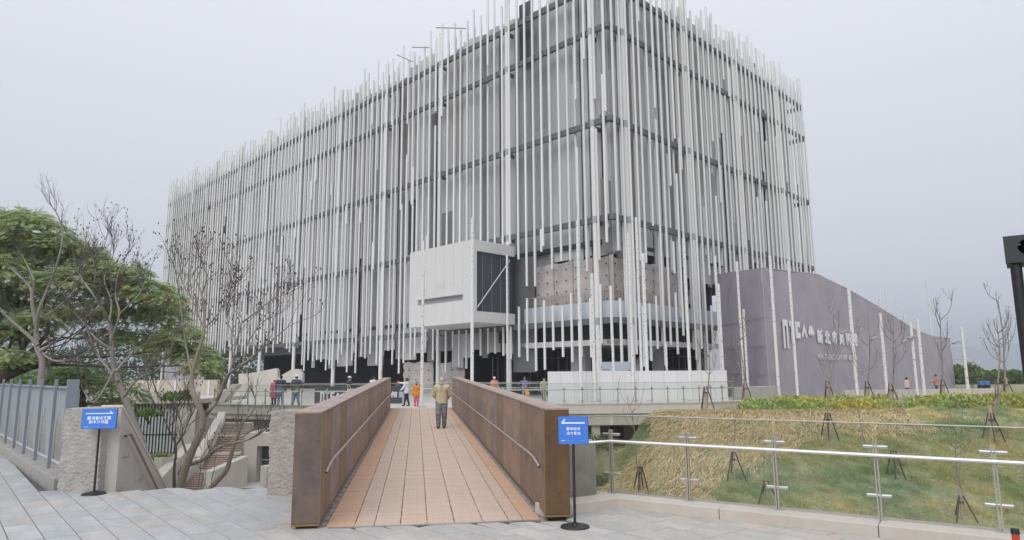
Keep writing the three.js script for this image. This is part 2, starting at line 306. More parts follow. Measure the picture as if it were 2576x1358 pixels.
    const rx = px - s * (T / 2 + 0.07), pts = [V(rx, 0.70, -0.08), V(rx, 0.82, -0.55), V(rx, 0.83, -0.62)];
    const rail = obj('handrail', [limb([V(rx, 0.73, -0.02), V(rx, 0.75, -0.1), V(rx, 0.81, -0.6), V(rx, 0.82, -0.7), V(rx, 0.82, -len + 0.1)], 0.019, 0.019, 8)], M.steel, bridge);
    const br = []; for (let i = 0; i < 18; i++) br.push(bar(V(rx, 0.81, -0.7 - i * 1.42), V(rx + s * 0.075, 0.78, -0.7 - i * 1.42), 0.008)); obj('rail_bracket', br, M.steel, bridge);
    obj('bearing', [bx(0.26, 0.1, 0.3, px, 0.0, -0.2)], M.black, bridge);
  }
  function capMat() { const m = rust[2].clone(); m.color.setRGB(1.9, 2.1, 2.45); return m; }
  function endMat() { const m = rust[1].clone(); m.color.setRGB(0.72, 0.56, 0.36); return m; }
  function darkEnd() { const m = rust[1].clone(); m.color.setRGB(0.8, 0.84, 0.98); return m; }
  function flangeMat() { return std([0.22, 0.15, 0.06], 0.8); }
}

// ---------- the museum ----------
const MC = V(7.068, 0, -46), MYAW = 0.7828;
const museum = thing('art_museum', 'huge grey museum building wrapped in a forest of vertical white steel tubes', 'museum', [MC.x, 0, MC.z], MYAW);
const LEV = [5.67, 12.9, 20.1, 27.25, 30.85], LL = 92.4, LR = 35.3;
// place on a facade: along it from the corner, and outwards
const fac = (side, s, off) => side === 'L' ? [-off, -s] : [s, off];
const mLocal = (x, y, z) => V(x, y, z).applyAxisAngle(V(0, 1, 0), MYAW).add(MC);
{
  // closed dark shell behind the cladding
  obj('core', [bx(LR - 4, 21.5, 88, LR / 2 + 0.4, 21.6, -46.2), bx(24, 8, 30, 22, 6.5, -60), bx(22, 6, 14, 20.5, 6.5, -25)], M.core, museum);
  obj('roof', bx(LR - 2.6, 0.5, 90, LR / 2, 32.0, -46), M.concreteDark, museum);
  // steel belts
  for (const y of LEV) {
    const low = y < 6, l1 = low ? 74 : LL, r1 = low ? 15.5 : LR;
    obj('belt', [bx(0.24, 0.43, l1 - 0.3, 0, y, -l1 / 2 - 0.15)], M.belt, museum);
    obj('belt', [bx(r1 - 0.3, 0.43, 0.24, r1 / 2 + 0.15, y, 0)], M.belt, museum);
    obj('belt_corner', [cyl(0.26, 0.26, 0.38, 0.06, y - 0.19, -0.06, 16)], M.belt, museum);
    if (!low) { obj('belt', [bx(0.24, 0.43, 7, LR, y, -3.6)], M.belt, museum); obj('belt', [bx(5, 0.43, 0.24, 2.6, y, -LL)], M.belt, museum); }
  }
  // round columns in the plane of the belts
  const colS = []; for (let i = 0; i < 11; i++) colS.push(['L', 1.53 + i * 8.86]); for (let i = 0; i < 4; i++) colS.push(['R', 1.75 + i * 8.86]);
  for (const [sd, s] of colS) {
    const [x, z] = fac(sd, s, 0.02), bot = sd === 'R' && s > 12 ? 8 : FP, c = obj('column', cyl(0.2, 0.2, 33.9 - bot, x, bot, z, 18), M.column, museum);
    const lv = LEV.filter((y) => y > bot && !(sd === 'L' && s > 74 && y < 6)); for (const y of lv) obj('collar', cyl(0.225, 0.225, 0.5, x, y - 0.26, z, 18), M.collar, c);
    const [x2, z2] = fac(sd, s + 0.42, -0.75); for (const y of lv) obj('bracket', sd === 'L' ? bx(1.4, 0.3, 0.16, x2, y - 0.06, z2) : bx(0.16, 0.3, 1.4, x2, y - 0.06, z2), M.belt, museum);
  }
  // cladding panels, ribbed sheet of several widths and tones
  const ribbed = (w) => {
    const n = Math.round(w / 0.085), s = new THREE.Shape(); s.moveTo(-w / 2, 0);
    for (let i = 0; i < n; i++) { const a = -w / 2 + i / n * w, p = w / n; s.lineTo(a + p * 0.15, 0.028); s.lineTo(a + p * 0.55, 0.028); s.lineTo(a + p * 0.7, 0); }
    s.lineTo(w / 2, 0); s.lineTo(w / 2, -0.1); s.lineTo(-w / 2, -0.1); s.closePath();
    const g = new THREE.ExtrudeGeometry(s, { depth: 1, bevelEnabled: false, steps: 1 }); g.rotateX(-Math.PI / 2); g.scale(1, 1, -1); // height along y, ribs towards +z
    const idx = g.attributes.position; return flip(plain(g));
  };
  function flip(g) { const p = g.attributes.position, n = g.attributes.normal; for (let i = 0; i < p.count; i += 3) for (const at of [p, n]) { const a = [at.getX(i), at.getY(i), at.getZ(i)]; at.setXYZ(i, at.getX(i + 1), at.getY(i + 1), at.getZ(i + 1)); at.setXYZ(i + 1, a[0], a[1], a[2]); } g.computeVertexNormals(); return g; }
  const widths = [0.62, 0.9, 1.18, 1.5, 1.9], rg = widths.map(ribbed), flat = widths.map((w) => { const g = bx(w, 1, 0.1, 0, 0.5, -0.05); return g; });
  const open = (sd, s) => sd === 'L' ? s < 9.2 : s < 13.5;
  let pc = 0; const extra = [];
  for (const sd of ['L', 'R']) {
    let s = sd === 'L' ? 0.4 : 0.3; const end = sd === 'L' ? 91.6 : 33.2;
    while (s < end) {
      const k = Math.floor(rnd() * widths.length), w = widths[k], off = -1.12 + pick([0, 0, 0.14, -0.14, -0.28]), mid = s + w / 2;
      let bot = open(sd, mid) ? rr(8.9, 11.4) : sd === 'L' ? (mid < 44 ? rr(2.6, 4.6) : rr(5.0, 6.8)) : rr(9.2, 10.8);
      if (sd === 'L' && mid > 8.3 && mid < 11.2) bot = 2.2;
      const top = 32.2 + rr(0, 1.5) * (rnd() < 0.75 ? 1 : 0.3), parts = [];
      if (rnd() < 0.4) { const y = rr(13, 28); parts.push([bot, y], [y + 0.02, top]); } else parts.push([bot, top]);
      if (rnd() < 0.14) { const a = rr(12, 26), p = parts.pop(); if (a > p[0] + 1 && a + 5 < p[1]) parts.push([p[0], a], [a + rr(3, 6), p[1]]); else parts.push(p); }
      for (const [y0, y1] of parts) {
        const rib = sd === 'L' ? (mid < 60 ? rnd() < 0.7 : false) : rnd() < 0.5, m = k < 2 && s > 12 && rnd() < 0.14 ? M.slot : pick(M.panels), [x, z] = fac(sd, mid, off);
        if (pc < 298) { const p = obj('cladding_panel', rib ? rg[k] : flat[k], m, museum); p.scale.y = y1 - y0; p.position.set(x, y0, z); if (sd === 'L') p.rotation.y = -Math.PI / 2; pc++; }
        else { const g = flat[k].clone(); g.scale(1, y1 - y0, 1); if (sd === 'L') g.rotateY(-Math.PI / 2); g.translate(x, y0, z); extra.push(g); }
      }
      s += w + rr(0.015, 0.05); if (rnd() < 0.08 && s > 12) s += rr(0.2, 0.45);
    }
  }
  if (extra.length) stuffPart('cladding_panels', extra, M.panels[0], museum);
  obj('backing_wall', [bx(0.1, 21, 91.3, 1.56, 21.2, -46.2), bx(32.6, 21, 0.1, 17.3, 21.2, -1.56), bx(0.1, 6.2, 60, 1.56, 7.7, -40.8), bx(0.1, 20, 8, 34, 21, -6)], M.slot, museum);
  obj('tall_window', bx(0.08, 5.6, 1.3, 0.95, 30.4, -9.2), M.darkGlass, museum); obj('grey_wall', [bx(0.08, 9.4, 2.4, 0.9, 6.9, -9.6)], std([0.15, 0.155, 0.17], 0.5), museum);
  // tubes: an outer row before the belts, an inner row behind them
  const ug = new THREE.CylinderGeometry(0.1, 0.1, 1, 10); ug.translate(0, 0.5, 0); const tubes = [];
  const addTube = (sd, s, off, y0, y1, r = 1) => { const [x, z] = fac(sd, s, off); tubes.push({ x, z, y0, y1, r, m: pick(M.tubes), p: mLocal(x, (y0 + y1) / 2, z).distanceTo(camera.position) / (y1 - y0) }); };
  for (const sd of ['L', 'R']) {
    const n = Math.floor((sd === 'L' ? LL : LR) / 0.886);
    for (let i = 0; i <= n; i++) {
      const s = 0.2 + i * 0.886 + rr(-0.035, 0.035), op = open(sd, s), yT = 32.7 + rr(0, 2.1);
      const inSlot = op ? i % 2 : 0, pod = sd === 'L' && s > 9.6 && s < 18.0;
      // outer
      const floor = () => sd === 'L' ? (s < 9.2 ? rr(8.6, 11.3) : s < 44 ? rr(2.1, 4.4) : rr(4.6, 6.6)) : s < 13.5 ? (rnd() < 0.5 ? rr(8.5, 11) : rr(1.6, 5.0)) : rr(8.9, 10.6);
      const yb = floor();
      const cut = (y0, y1, off) => {
        if (pod && y0 < 12.3) { if (y1 > 12.6) addTube(sd, s, off, 12.35, y1); if (y0 < 5.6) addTube(sd, s, off, y0, 5.75); } else addTube(sd, s, off, y0, y1);
      };
      if (rnd() < 0.54) {
        const y = rr(11, 29), gap = rnd() < 0.35 ? rr(0.6, 5) : -rr(0.3, 4), sh = gap < 0 ? (rnd() < 0.5 ? -0.2 : 0.2) : 0;
        cut(y, yT, 0.23); const [a, b] = [yb, y - gap]; if (b > a + 1) { if (sh) { const s0 = s; { const [x, z] = fac(sd, s + sh, 0.23); if (!pod) tubes.push({ x, z, y0: a, y1: b, r: 1, m: pick(M.tubes), p: mLocal(x, (a + b) / 2, z).distanceTo(camera.position) / (b - a) }); else cut(a, b, 0.23); } } else cut(a, b, 0.23); }
      } else cut(yb, yT, 0.23);
      // inner
      const far = smooth(0, 40, s), pIn = sd === 'L' ? 0.5 + 0.42 * smooth(0, 22, s) : 0.92;
      if (rnd() < pIn) { const s2 = s + rr(0.39, 0.5), t = rnd() + 0.3 * far; const q = t < 0.3 ? [yb + rr(0, 2), rr(14, 24)] : t < 0.6 ? [rr(13, 24), 32.0 + rr(0, 2.2)] : [yb + rr(0.5, 3), 32.0 + rr(0, 2.2)]; const [x, z] = fac(sd, s2, -0.24); if (pod) q[0] = Math.max(q[0], 12.4); if (q[1] > q[0] + 1) tubes.push({ x, z, y0: q[0], y1: q[1], r: 1, m: pick(M.tubes), p: mLocal(x, 15, z).distanceTo(camera.position) / (q[1] - q[0]) }); }
      // short stubs on the lowest belt beside the open corner
      if (op && (sd === 'L' || yb > 6)) addTube(sd, s, 0.23, rr(2.1, 4.2), rr(6.6, 8.2));
    }
  }
  for (let i = 0; i < 8; i++) { addTube('R', LR + 0.1, -0.3 - i * 0.8, 9.5 + rr(0, 1), 33 + rr(0, 2)); if (i < 4) addTube('L', LL + 0.1, -0.4 - i * 0.8, 5 + rr(0, 1), 33.5 + rr(0, 2)); }
  tubes.sort((a, b) => a.p - b.p); const restT = [];
  tubes.forEach((t, i) => {
    if (i < 300) { const m = obj('steel_tube', ug, t.m, museum); m.scale.set(1, t.y1 - t.y0, 1); m.position.set(t.x, t.y0, t.z); }
    else { const g = new THREE.CylinderGeometry(0.1, 0.1, t.y1 - t.y0, 8); g.translate(t.x, (t.y0 + t.y1) / 2, t.z); restT.push(g); }
  });
  stuffPart('steel_tubes', restT, M.tubes[0], museum);
  { const dx = -0.709, dz = -0.705; for (const [q, y, L, dy] of [[9.2, 33.3, 2.2, 0.1], [15.6, 33.0, 2.7, 0.1], [20.9, 33.1, 1.7, 0.05], [23.6, 32.6, 1.6, 0.75]]) { const a = V(-0.1, y, -q); obj('roof_rod', bar(a, V(a.x + dx * L, y + dy, a.z + dz * L), 0.055), std([0.40, 0.36, 0.35], 0.6), museum); } }

  // the open corner: terrace slab, pale upstand, soffits
  const ring = (o0, o1, y0, y1, ls = 9.0, rs = 15.2) => { // L-shaped band round the corner, rounded there
    const sh = new THREE.Shape(), R = 1.6, P = (o) => [[o + 0, ls], [o, R + o], [R + o, o], [rs, o]];
    const a = P(o0), b = P(o1);   // depth behind the facade
    sh.moveTo(a[0][0], a[0][1]); sh.lineTo(a[1][0], a[1][1]); sh.quadraticCurveTo(o0, o0, a[2][0], a[2][1]); sh.lineTo(a[3][0], a[3][1]); sh.lineTo(b[3][0], b[3][1]); sh.lineTo(b[2][0], b[2][1]); sh.quadraticCurveTo(o1, o1, b[1][0], b[1][1]); sh.lineTo(b[0][0], b[0][1]); sh.closePath();
    const g = new THREE.ExtrudeGeometry(sh, { depth: y1 - y0, bevelEnabled: false, curveSegments: 10 }); g.rotateX(-Math.PI / 2); g.translate(0, y0, 0); return metric(g);
  };
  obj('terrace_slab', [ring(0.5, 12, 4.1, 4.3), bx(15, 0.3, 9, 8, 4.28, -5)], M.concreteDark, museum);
  obj('slab_edge', ring(0.38, 0.52, 4.02, 4.42), M.white, museum);
  obj('upstand', ring(0.32, 0.5, 5.84, 7.1), M.paleBlue, museum);
  obj('slab_back', ring(1.4, 1.6, 4.42, 6.6), M.black, museum);
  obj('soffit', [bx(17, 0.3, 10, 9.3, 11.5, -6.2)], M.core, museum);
  obj('terrace_fence', [ring(0.8, 0.84, 7.9, 7.95, 8.9, 9.5), ...Array.from({ length: 40 }, (_, i) => { const s = 1.2 + (i % 20) * 0.36; const [x, z] = i < 20 ? fac('L', s + 0.4, -0.82) : fac('R', s + 0.4, -0.82); return bx(0.05, 1.0, 0.05, x, 7.5, z); })], std([0.42, 0.36, 0.31], 0.7), museum);
  // canvas screens with eyelets
  const canvasTex = paint(256, 2.2, (u, v) => { const a = fb(u, v, 4, 5, 61), b = fb(u, v, 50, 2, 62); return mix([0.42, 0.385, 0.38], [0.53, 0.495, 0.485], clamp(a + 0.3 * (b - 0.5))); });
  const canvas = mapped(canvasTex, 0.9, { side: THREE.DoubleSide });
  const drape = (sd, s0, s1, off, y0, y1) => {
    const n = 40, m = 10, pos = [], idx = [], uv = [];
    for (let j = 0; j <= m; j++) for (let i = 0; i <= n; i++) { const s = lerp(s0, s1, i / n), sag = 0.13 * Math.abs(Math.sin((s - s0) * Math.PI / 1.9)), y = lerp(y0, y1 - sag, j / m), o = off + 0.09 * Math.sin(s * 3.3 + j * 0.3)  + 0.05 * Math.sin(j * 2.1 + s); const [x, z] = fac(sd, s, o); pos.push(x, y, z); uv.push(s, y); if (i && j) { const a = (j - 1) * (n + 1) + i - 1; idx.push(a, a + 1, a + n + 1, a + 1, a + n + 2, a + n + 1); } }
    const g = new THREE.BufferGeometry(); g.setAttribute('position', new THREE.Float32BufferAttribute(pos, 3)); g.setAttribute('uv', new THREE.Float32BufferAttribute(uv, 2)); g.setIndex(idx); g.computeVertexNormals();
    const c = obj('canvas_screen', g, canvas, museum), eye = [];
    for (let s = s0 + 0.5; s < s1; s += 0.95) for (let y = y0 + 0.4; y < y1 - 0.4; y += 0.85) { const [x, z] = fac(sd, s, off + 0.17); const e = new THREE.CylinderGeometry(0.055, 0.055, 0.05, 8); if (sd === 'L') e.rotateZ(Math.PI / 2); else e.rotateX(Math.PI / 2); e.translate(x, y, z); eye.push(e); }
    obj('eyelet', eye, M.hole, c);
    const pst = []; for (let s = s0; s <= s1; s += 1.9) { const [x, z] = fac(sd, s, off - 0.05); pst.push(cyl(0.025, 0.025, y1 - y0 + 0.2, x, y0, z, 6)); } obj('screen_post', pst, M.scaffold, museum);
  };
  drape('L', 0.9, 8.6, -1.1, 6.9, 10.5); drape('R', 0.9, 10.6, -1.1, 6.9, 10.4);
  drape('L', 17.6, 21.2, -1.6, FP, 3.2); drape('L', 22.0, 26.5, -1.6, FP, 3.3);
  // struts and square columns of the open corner
  const A = fac('R', 2.6, -1.9), B = fac('R', 17.2, -1.9); obj('diagonal_strut', beam(V(A[0], 0.7, A[1]), V(B[0], 11.6, B[1]), 0.55, 0.5), M.paleBlue, museum);
  for (const [sd, s, o] of [['R', 8.6, -2.4], ['L', 5.6, -3.4], ['R', 3, -6]]) { const [x, z] = fac(sd, s, o); obj('square_column', bx(0.7, 11.4, 0.7, x, 5.7, z), M.panels[1], museum); }
  // scaffolding seen in the dark ground floor
  const sc = []; 
  const frame = (x0, x1, z, y0, y1, st) => { for (let x = x0; x <= x1; x += st) sc.push(bar(V(x, y0, z), V(x, y1, z), 0.03, 5)); for (let y = y0 + 1; y < y1; y += 1) sc.push(bar(V(x0, y, z), V(x1, y, z), 0.025, 5)); for (let x = x0; x < x1 - st; x += st * 2) sc.push(bar(V(x, y0 + 0.2, z), V(x + st, y0 + 1.2, z), 0.02, 5)); };
  frame(9.9, 14.4, -1.3, FP, 11.5, 0.9); frame(9.9, 14.4, -2.4, FP, 11.5, 0.9); frame(2.5, 9, -7.5, FP, 4.0, 1.1); frame(3, 8.4, -11, FP, 4.0, 0.9); frame(1.6, 2.2, -14, FP, 3.5, 0.6);
  obj('scaffold', sc, M.scaffold, museum);
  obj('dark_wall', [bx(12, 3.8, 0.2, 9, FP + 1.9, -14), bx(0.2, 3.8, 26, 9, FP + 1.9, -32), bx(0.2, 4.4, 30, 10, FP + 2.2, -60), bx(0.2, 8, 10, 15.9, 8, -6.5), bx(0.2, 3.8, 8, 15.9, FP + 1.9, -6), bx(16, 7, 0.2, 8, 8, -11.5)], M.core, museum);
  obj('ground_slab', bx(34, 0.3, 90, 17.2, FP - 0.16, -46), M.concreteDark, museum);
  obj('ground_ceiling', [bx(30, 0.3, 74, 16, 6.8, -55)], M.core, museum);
  // white projecting room
  const pod = obj('projecting_room', [bx(4.2, 6.25, 0.1, -2.2, 9.0, -17.65), bx(4.25, 0.22, 7.9, -2.2, 5.98, -13.7), bx(4.25, 0.22, 7.9, -2.2, 12.0, -13.7)], M.white, museum);
  { // end wall on the right: frame round a big window
    const zf = -9.78;
    obj('window_frame', [bx(4.3, 0.85, 0.24, -2.2, 11.69, zf), bx(4.3, 0.82, 0.24, -2.2, 6.3, zf), bx(0.26, 4.6, 0.24, -4.2, 9.0, zf)], M.white, pod);
    obj('window_pane', bx(3.9, 4.55, 0.04, -2.1, 9.0, zf - 0.12), M.darkGlass, pod);
    obj('window_mullion', Array.from({ length: 4 }, (_, i) => bx(0.05, 4.55, 0.08, -0.5 - i * 0.95, 9.0, zf - 0.06)), std([0.16, 0.17, 0.18], 0.4), pod);
    obj('window_stay', bar(V(-4.0, 7.0, zf + 0.1), V(-0.6, 10.9, zf + 0.1), 0.045, 8), M.white, pod);
    const skin = new THREE.Shape(); // front panels with a slot cut through
    const ps = [0, 1.2, 2.3, 3.4, 4.5, 5.65, 6.8, 7.93];
    for (let i = 0; i < 7; i++) { const z0 = -9.66 - ps[i] - 0.008, z1 = -9.66 - ps[i + 1] + 0.008, w = z0 - z1, slot = i >= 1 && i <= 5; const zc = (z0 + z1) / 2; obj('front_panel', slot ? [bx(0.1, 1.72, w, -4.38, 6.73, zc), bx(0.1, 4.05, w, -4.38, 10.085, zc)] : [bx(0.1, 6.24, w, -4.38, 8.99, zc)], M.white, pod); }
    obj('slot_window', bx(0.05, 0.6, 6.8, -4.05, 7.82, -13.9), M.collar, pod);
    obj('slot_reveal', [bx(0.3, 0.03, 6.2, -4.18, 8.075, -13.66), bx(0.3, 0.03, 6.2, -4.18, 7.575, -13.66), bx(0.3, 0.52, 0.03, -4.18, 7.825, -16.5)], M.white, pod);
  }
}

// ---------- writing ----------
const box = (x0, y0, x1, y1) => [[x0, y0], [x1, y0], [x1, y1], [x0, y1], [x0, y0]];
const CHI = [[2.5, 1], [0.8, 3]], CHIB = [[2.6, 3], [0.8, 5]], CHIC = [[1.8, 4.4], [1.8, 9.5]], OK1 = [[7.3, 2], [9.5, 2]], OK2 = [[7, 4.3], [9.8, 4.3]], OK3 = [[8.6, 4.3], [8.6, 9.2], [7.8, 9.2]];
const TU = [[[0.8, 3.4], [3.6, 3.4]], [[2.2, 1], [2.2, 8]], [[0.5, 8.6], [3.8, 7.6]]], SHUI = [[[1, 1.2], [2, 2.2]], [[0.6, 3.6], [1.8, 4.5]], [[0.8, 9], [2.2, 6]]], CAO = [[[1, 1.5], [9, 1.5]], [[3.5, 0.6], [3.5, 2.4]], [[6.5, 0.6], [6.5, 2.4]]];
const GLYPH = {
  '圓': [box(1, 1, 9, 9), box(3.5, 2.3, 6.5, 3.6), box(3, 4.6, 7, 7.2), [[3, 5.9], [7, 5.9]], [[4, 7.2], [3, 8.2]], [[6, 7.2], [7, 8.2]]],
  '頂': [[[0.5, 2], [4, 2]], [[2.5, 2], [2.5, 8.5], [1.5, 8.5]], [[4.8, 1.3], [9.6, 1.3]], [[7, 1.3], [6.6, 2.8]], box(5.3, 2.8, 9, 7.4), [[5.3, 4.3], [9, 4.3]], [[5.3, 5.9], [9, 5.9]], [[6.3, 7.4], [5, 9.2]], [[8, 7.4], [9.4, 9.2]]],
  '藝': [...CAO, [[1, 3.4], [5, 3.4]], [[3, 2.6], [3, 6]], [[1, 4.7], [5, 4.7]], [[1, 6], [5, 6]], [[5.6, 3.8], [9, 3.8], [8.6, 6.2], [9.6, 6.2]], [[7, 2.8], [5.6, 6.2]], [[2.5, 7], [7.5, 7]], [[1, 8], [9, 8]], [[4.5, 8], [3, 9.4], [7.5, 9.2]]],
  '術': [CHI, CHIB, CHIC, [[3.4, 3.6], [6.6, 3.6]], [[5, 1.2], [5, 9.4]], [[5, 4], [3.4, 7]], [[5, 4], [6.6, 7]], [[5.8, 1.4], [6.5, 2.2]], OK1, OK2, OK3],
  '空': [[[5, 0.5], [5, 1.6]], [[1, 2.8], [1, 1.6], [9, 1.6], [9, 2.6]], [[4, 2.4], [2.5, 4.2]], [[6, 2.4], [7.6, 4]], [[2.4, 5.4], [7.6, 5.4]], [[5, 5.4], [5, 8.8]], [[1.2, 8.8], [8.8, 8.8]]],
  '間': [[[1, 9.5], [1, 1], [4.3, 1], [4.3, 4], [1, 4]], [[1, 2.5], [4.3, 2.5]], [[9, 9.5], [9, 1], [5.7, 1], [5.7, 4], [9, 4]], [[5.7, 2.5], [9, 2.5]], box(3.4, 5.2, 6.6, 8.6), [[3.4, 6.9], [6.6, 6.9]]],
  '戲': [[[3, 0.6], [3, 2]], [[3, 1.2], [5, 1.2]], [[0.8, 9], [1, 2.2], [5.2, 2.2]], [[1.8, 3.6], [5, 3.6]], box(2, 4.8, 4.8, 6.4), [[1.8, 7.4], [5, 7.4]], [[1.6, 9], [5.4, 8.8]], [[5.8, 3.6], [9.6, 3]], [[7.2, 0.8], [8, 6], [9.6, 9.2]], [[9, 5], [6, 9.2]], [[8.6, 1], [9.4, 2]]],
  '水': [[[5, 0.6], [5, 9.2], [4, 8.8]], [[1, 3], [4, 3], [1, 7.6]], [[8.4, 2.2], [5.2, 4.4], [9.2, 8.2]]],
  '沙': [...SHUI, [[6, 0.8], [6, 5.5]], [[4.3, 2.2], [3.4, 4.6]], [[7.6, 2], [8.8, 4]], [[8.8, 4.8], [3.4, 9.4]]],
  '坑': [...TU, [[6.5, 0.6], [7, 2]], [[4.2, 2.6], [9.6, 2.6]], [[4.4, 9.2], [5.6, 6.6], [5.6, 4.4], [8, 4.4], [8, 8.8], [9.6, 8.8], [9.6, 7.4]]],
  '區': [[[9, 1], [1, 1], [1, 9], [9.2, 9]], box(4, 2.2, 6.5, 4), box(2.4, 5.4, 4.6, 7.6), box(6, 5.4, 8.4, 7.6)],
  '街': [CHI, CHIB, CHIC, [[3.4, 2.6], [6.6, 2.6]], [[5, 1], [5, 8.8]], [[3.4, 4.4], [6.6, 4.4]], [[3.4, 6.4], [6.6, 6.4]], [[3.2, 8.8], [6.8, 8.8]], OK1, OK2, OK3],
  '坊': [...TU, [[6.5, 0.6], [7, 2]], [[4.2, 2.6], [9.6, 2.6]], [[6.4, 2.6], [6, 6], [4.2, 9.2]], [[6.3, 5], [9, 5], [8.6, 9], [7.4, 9]]],
  '活': [...SHUI, [[8.6, 1], [4, 2]], [[3.4, 3.6], [9.6, 3.6]], [[6.4, 1.6], [6.4, 5.6]], box(4.4, 5.6, 8.6, 9.2)],
  '力': [[[1, 3], [8.8, 3], [8.2, 9], [6.8, 8.8]], [[4.6, 0.8], [4.4, 4.6], [1, 9.4]]],
  '草': [...CAO, box(2.8, 3, 7.2, 6), [[2.8, 4.5], [7.2, 4.5]], [[0.8, 7.4], [9.2, 7.4]], [[5, 6], [5, 9.6]]],
  '地': [...TU, [[4.2, 5], [9, 3.4], [8.8, 6.6], [8, 6.4]], [[6.6, 1], [6.6, 7.4]], [[5, 2.6], [5, 9], [9.4, 9], [9.4, 7.4]]],
  '新': [[[3, 0.5], [3, 1.6]], [[1, 1.8], [5, 1.8]], [[2, 2.4], [2.4, 3.8]], [[4, 2.4], [3.6, 3.8]], [[0.8, 4], [5.2, 4]], [[1, 5.8], [5, 5.8]], [[3, 4], [3, 9.4]], [[2.8, 6], [1, 8]], [[3.2, 6], [4.8, 7.6]], [[9, 1], [6.2, 2.2], [6.2, 6], [5.6, 9.4]], [[6.2, 4.4], [9.6, 4.4]], [[8.2, 4.4], [8.2, 9.6]]],
  '北': [[[3.6, 1], [3.6, 9.2]], [[1, 3.6], [3.6, 3.6]], [[0.6, 8.2], [3.6, 7.2]], [[6.2, 1], [6.2, 8.8], [9.4, 8.8], [9.4, 7.4]], [[6.2, 4.4], [9, 3]]],
  '市': [[[5, 0.5], [5, 2]], [[0.8, 2.4], [9.2, 2.4]], [[2, 8.4], [2, 4.2], [8, 4.2], [8, 8.2], [7, 8.2]], [[5, 2.4], [5, 9.6]]],
  '美': [[[3.4, 0.6], [4, 1.8]], [[6.6, 0.6], [6, 1.8]], [[1.2, 2], [8.8, 2]], [[1.8, 3.6], [8.2, 3.6]], [[1, 5.2], [9, 5.2]], [[5, 2], [5, 5.2]], [[1, 7], [9, 7]], [[5, 5.6], [4.4, 7], [1, 9.4]], [[5, 7], [9, 9.4]]],
  '館': [[[0.6, 3], [3, 0.6], [5, 2.6]], box(1.6, 3.2, 4.4, 5.8), [[1.6, 4.5], [4.4, 4.5]], [[1.6, 5.8], [1.6, 9], [4.6, 8]], [[7.2, 0.6], [7.2, 1.8]], [[5.4, 3], [5.4, 2], [9.6, 2], [9.6, 3]], box(6.2, 3.6, 8.8, 5.4), box(6.2, 6.6, 9, 9), [[6.2, 3.6], [6.2, 9]]],
};
function writeChars(x, text, px, py, size, step, lw, sx = 1) {
  x.lineWidth = lw; x.lineCap = 'butt'; x.lineJoin = 'miter';
  [...text].forEach((ch, i) => { for (const st of GLYPH[ch]) { x.beginPath(); st.forEach(([a, b], k) => { const X = px + i * step + a * size / 10 * sx, Y = py + b * size / 10; k ? x.lineTo(X, Y) : x.moveTo(X, Y); }); x.stroke(); } });
}
function canvasTex2(w, h, draw) { const c = document.createElement('canvas'); c.width = w; c.height = h; draw(c.getContext('2d'), w, h); const t = new THREE.CanvasTexture(c); t.colorSpace = THREE.SRGBColorSpace; t.anisotropy = 8; return t; }

// ---------- sign stands ----------
function signStand(p, turn, w, h, top, label, draw, tilt) {
  const t = thing('sign_stand', label, 'sign stand', [p.x, 0, p.z], turn);
  obj('base', [cyl(0.2, 0.19, 0.022, 0, 0, 0, 32), cyl(0.185, 0.15, 0.012, 0, 0.022, 0, 32), cyl(0.05, 0.04, 0.03, 0, 0.03, 0, 16)], M.black, t);
  obj('post', cyl(0.019, 0.019, top - 0.2, 0, 0.03, 0, 12), M.black, t);
  const b = obj('board', rbx(w, h, 0.022, 0, 0, 0, 0.004), std([0.03, 0.05, 0.12], 0.5), t); b.position.set(0, top - h / 2, 0.02); b.rotation.x = tilt;
  const tex = canvasTex2(768, Math.round(768 * h / w), draw), face = new THREE.PlaneGeometry(w - 0.014, h - 0.006); face.translate(0, 0, 0.0135);
  obj('printed_face', face, new THREE.MeshStandardMaterial({ map: tex, roughness: 0.55 }), b);
  return t;
}
const BLUE = '#3f7ad6', INK = '#eef1fb';
signStand(onLevel(236, 1243, 0), 0.1, 0.6, 0.355, 1.49, 'blue sign with a right-pointing arrow on a black stand before the rough pillar', (x, W, H) => {
  x.fillStyle = BLUE; x.fillRect(0, 0, W, H); x.strokeStyle = INK; x.fillStyle = INK;
  x.lineWidth = 20; x.beginPath(); x.moveTo(W * 0.10, H * 0.235); x.lineTo(W * 0.885, H * 0.235); x.moveTo(W * 0.885, H * 0.25); x.lineTo(W * 0.79, H * 0.12); x.stroke();
  writeChars(x, '圓頂藝術空間', W * 0.15, H * 0.375, 82, 89, 9.5); writeChars(x, '戲水沙坑區', W * 0.21, H * 0.565, 82, 89, 9.5);
  x.globalAlpha = 0.8; for (let i = 0; i < 4; i++) x.fillRect(W * (0.08 + i * 0.035), H * 0.9, 19, 13); x.globalAlpha = 0.4; for (let i = 0; i < 18; i++) if (i !== 9) x.fillRect(W * (0.225 + i * 0.0185), H * 0.905, 9, 8); for (let i = 0; i < 12; i++) x.fillRect(W * (0.70 + i * 0.0185), H * 0.905, 9, 8);
}, -0.06);
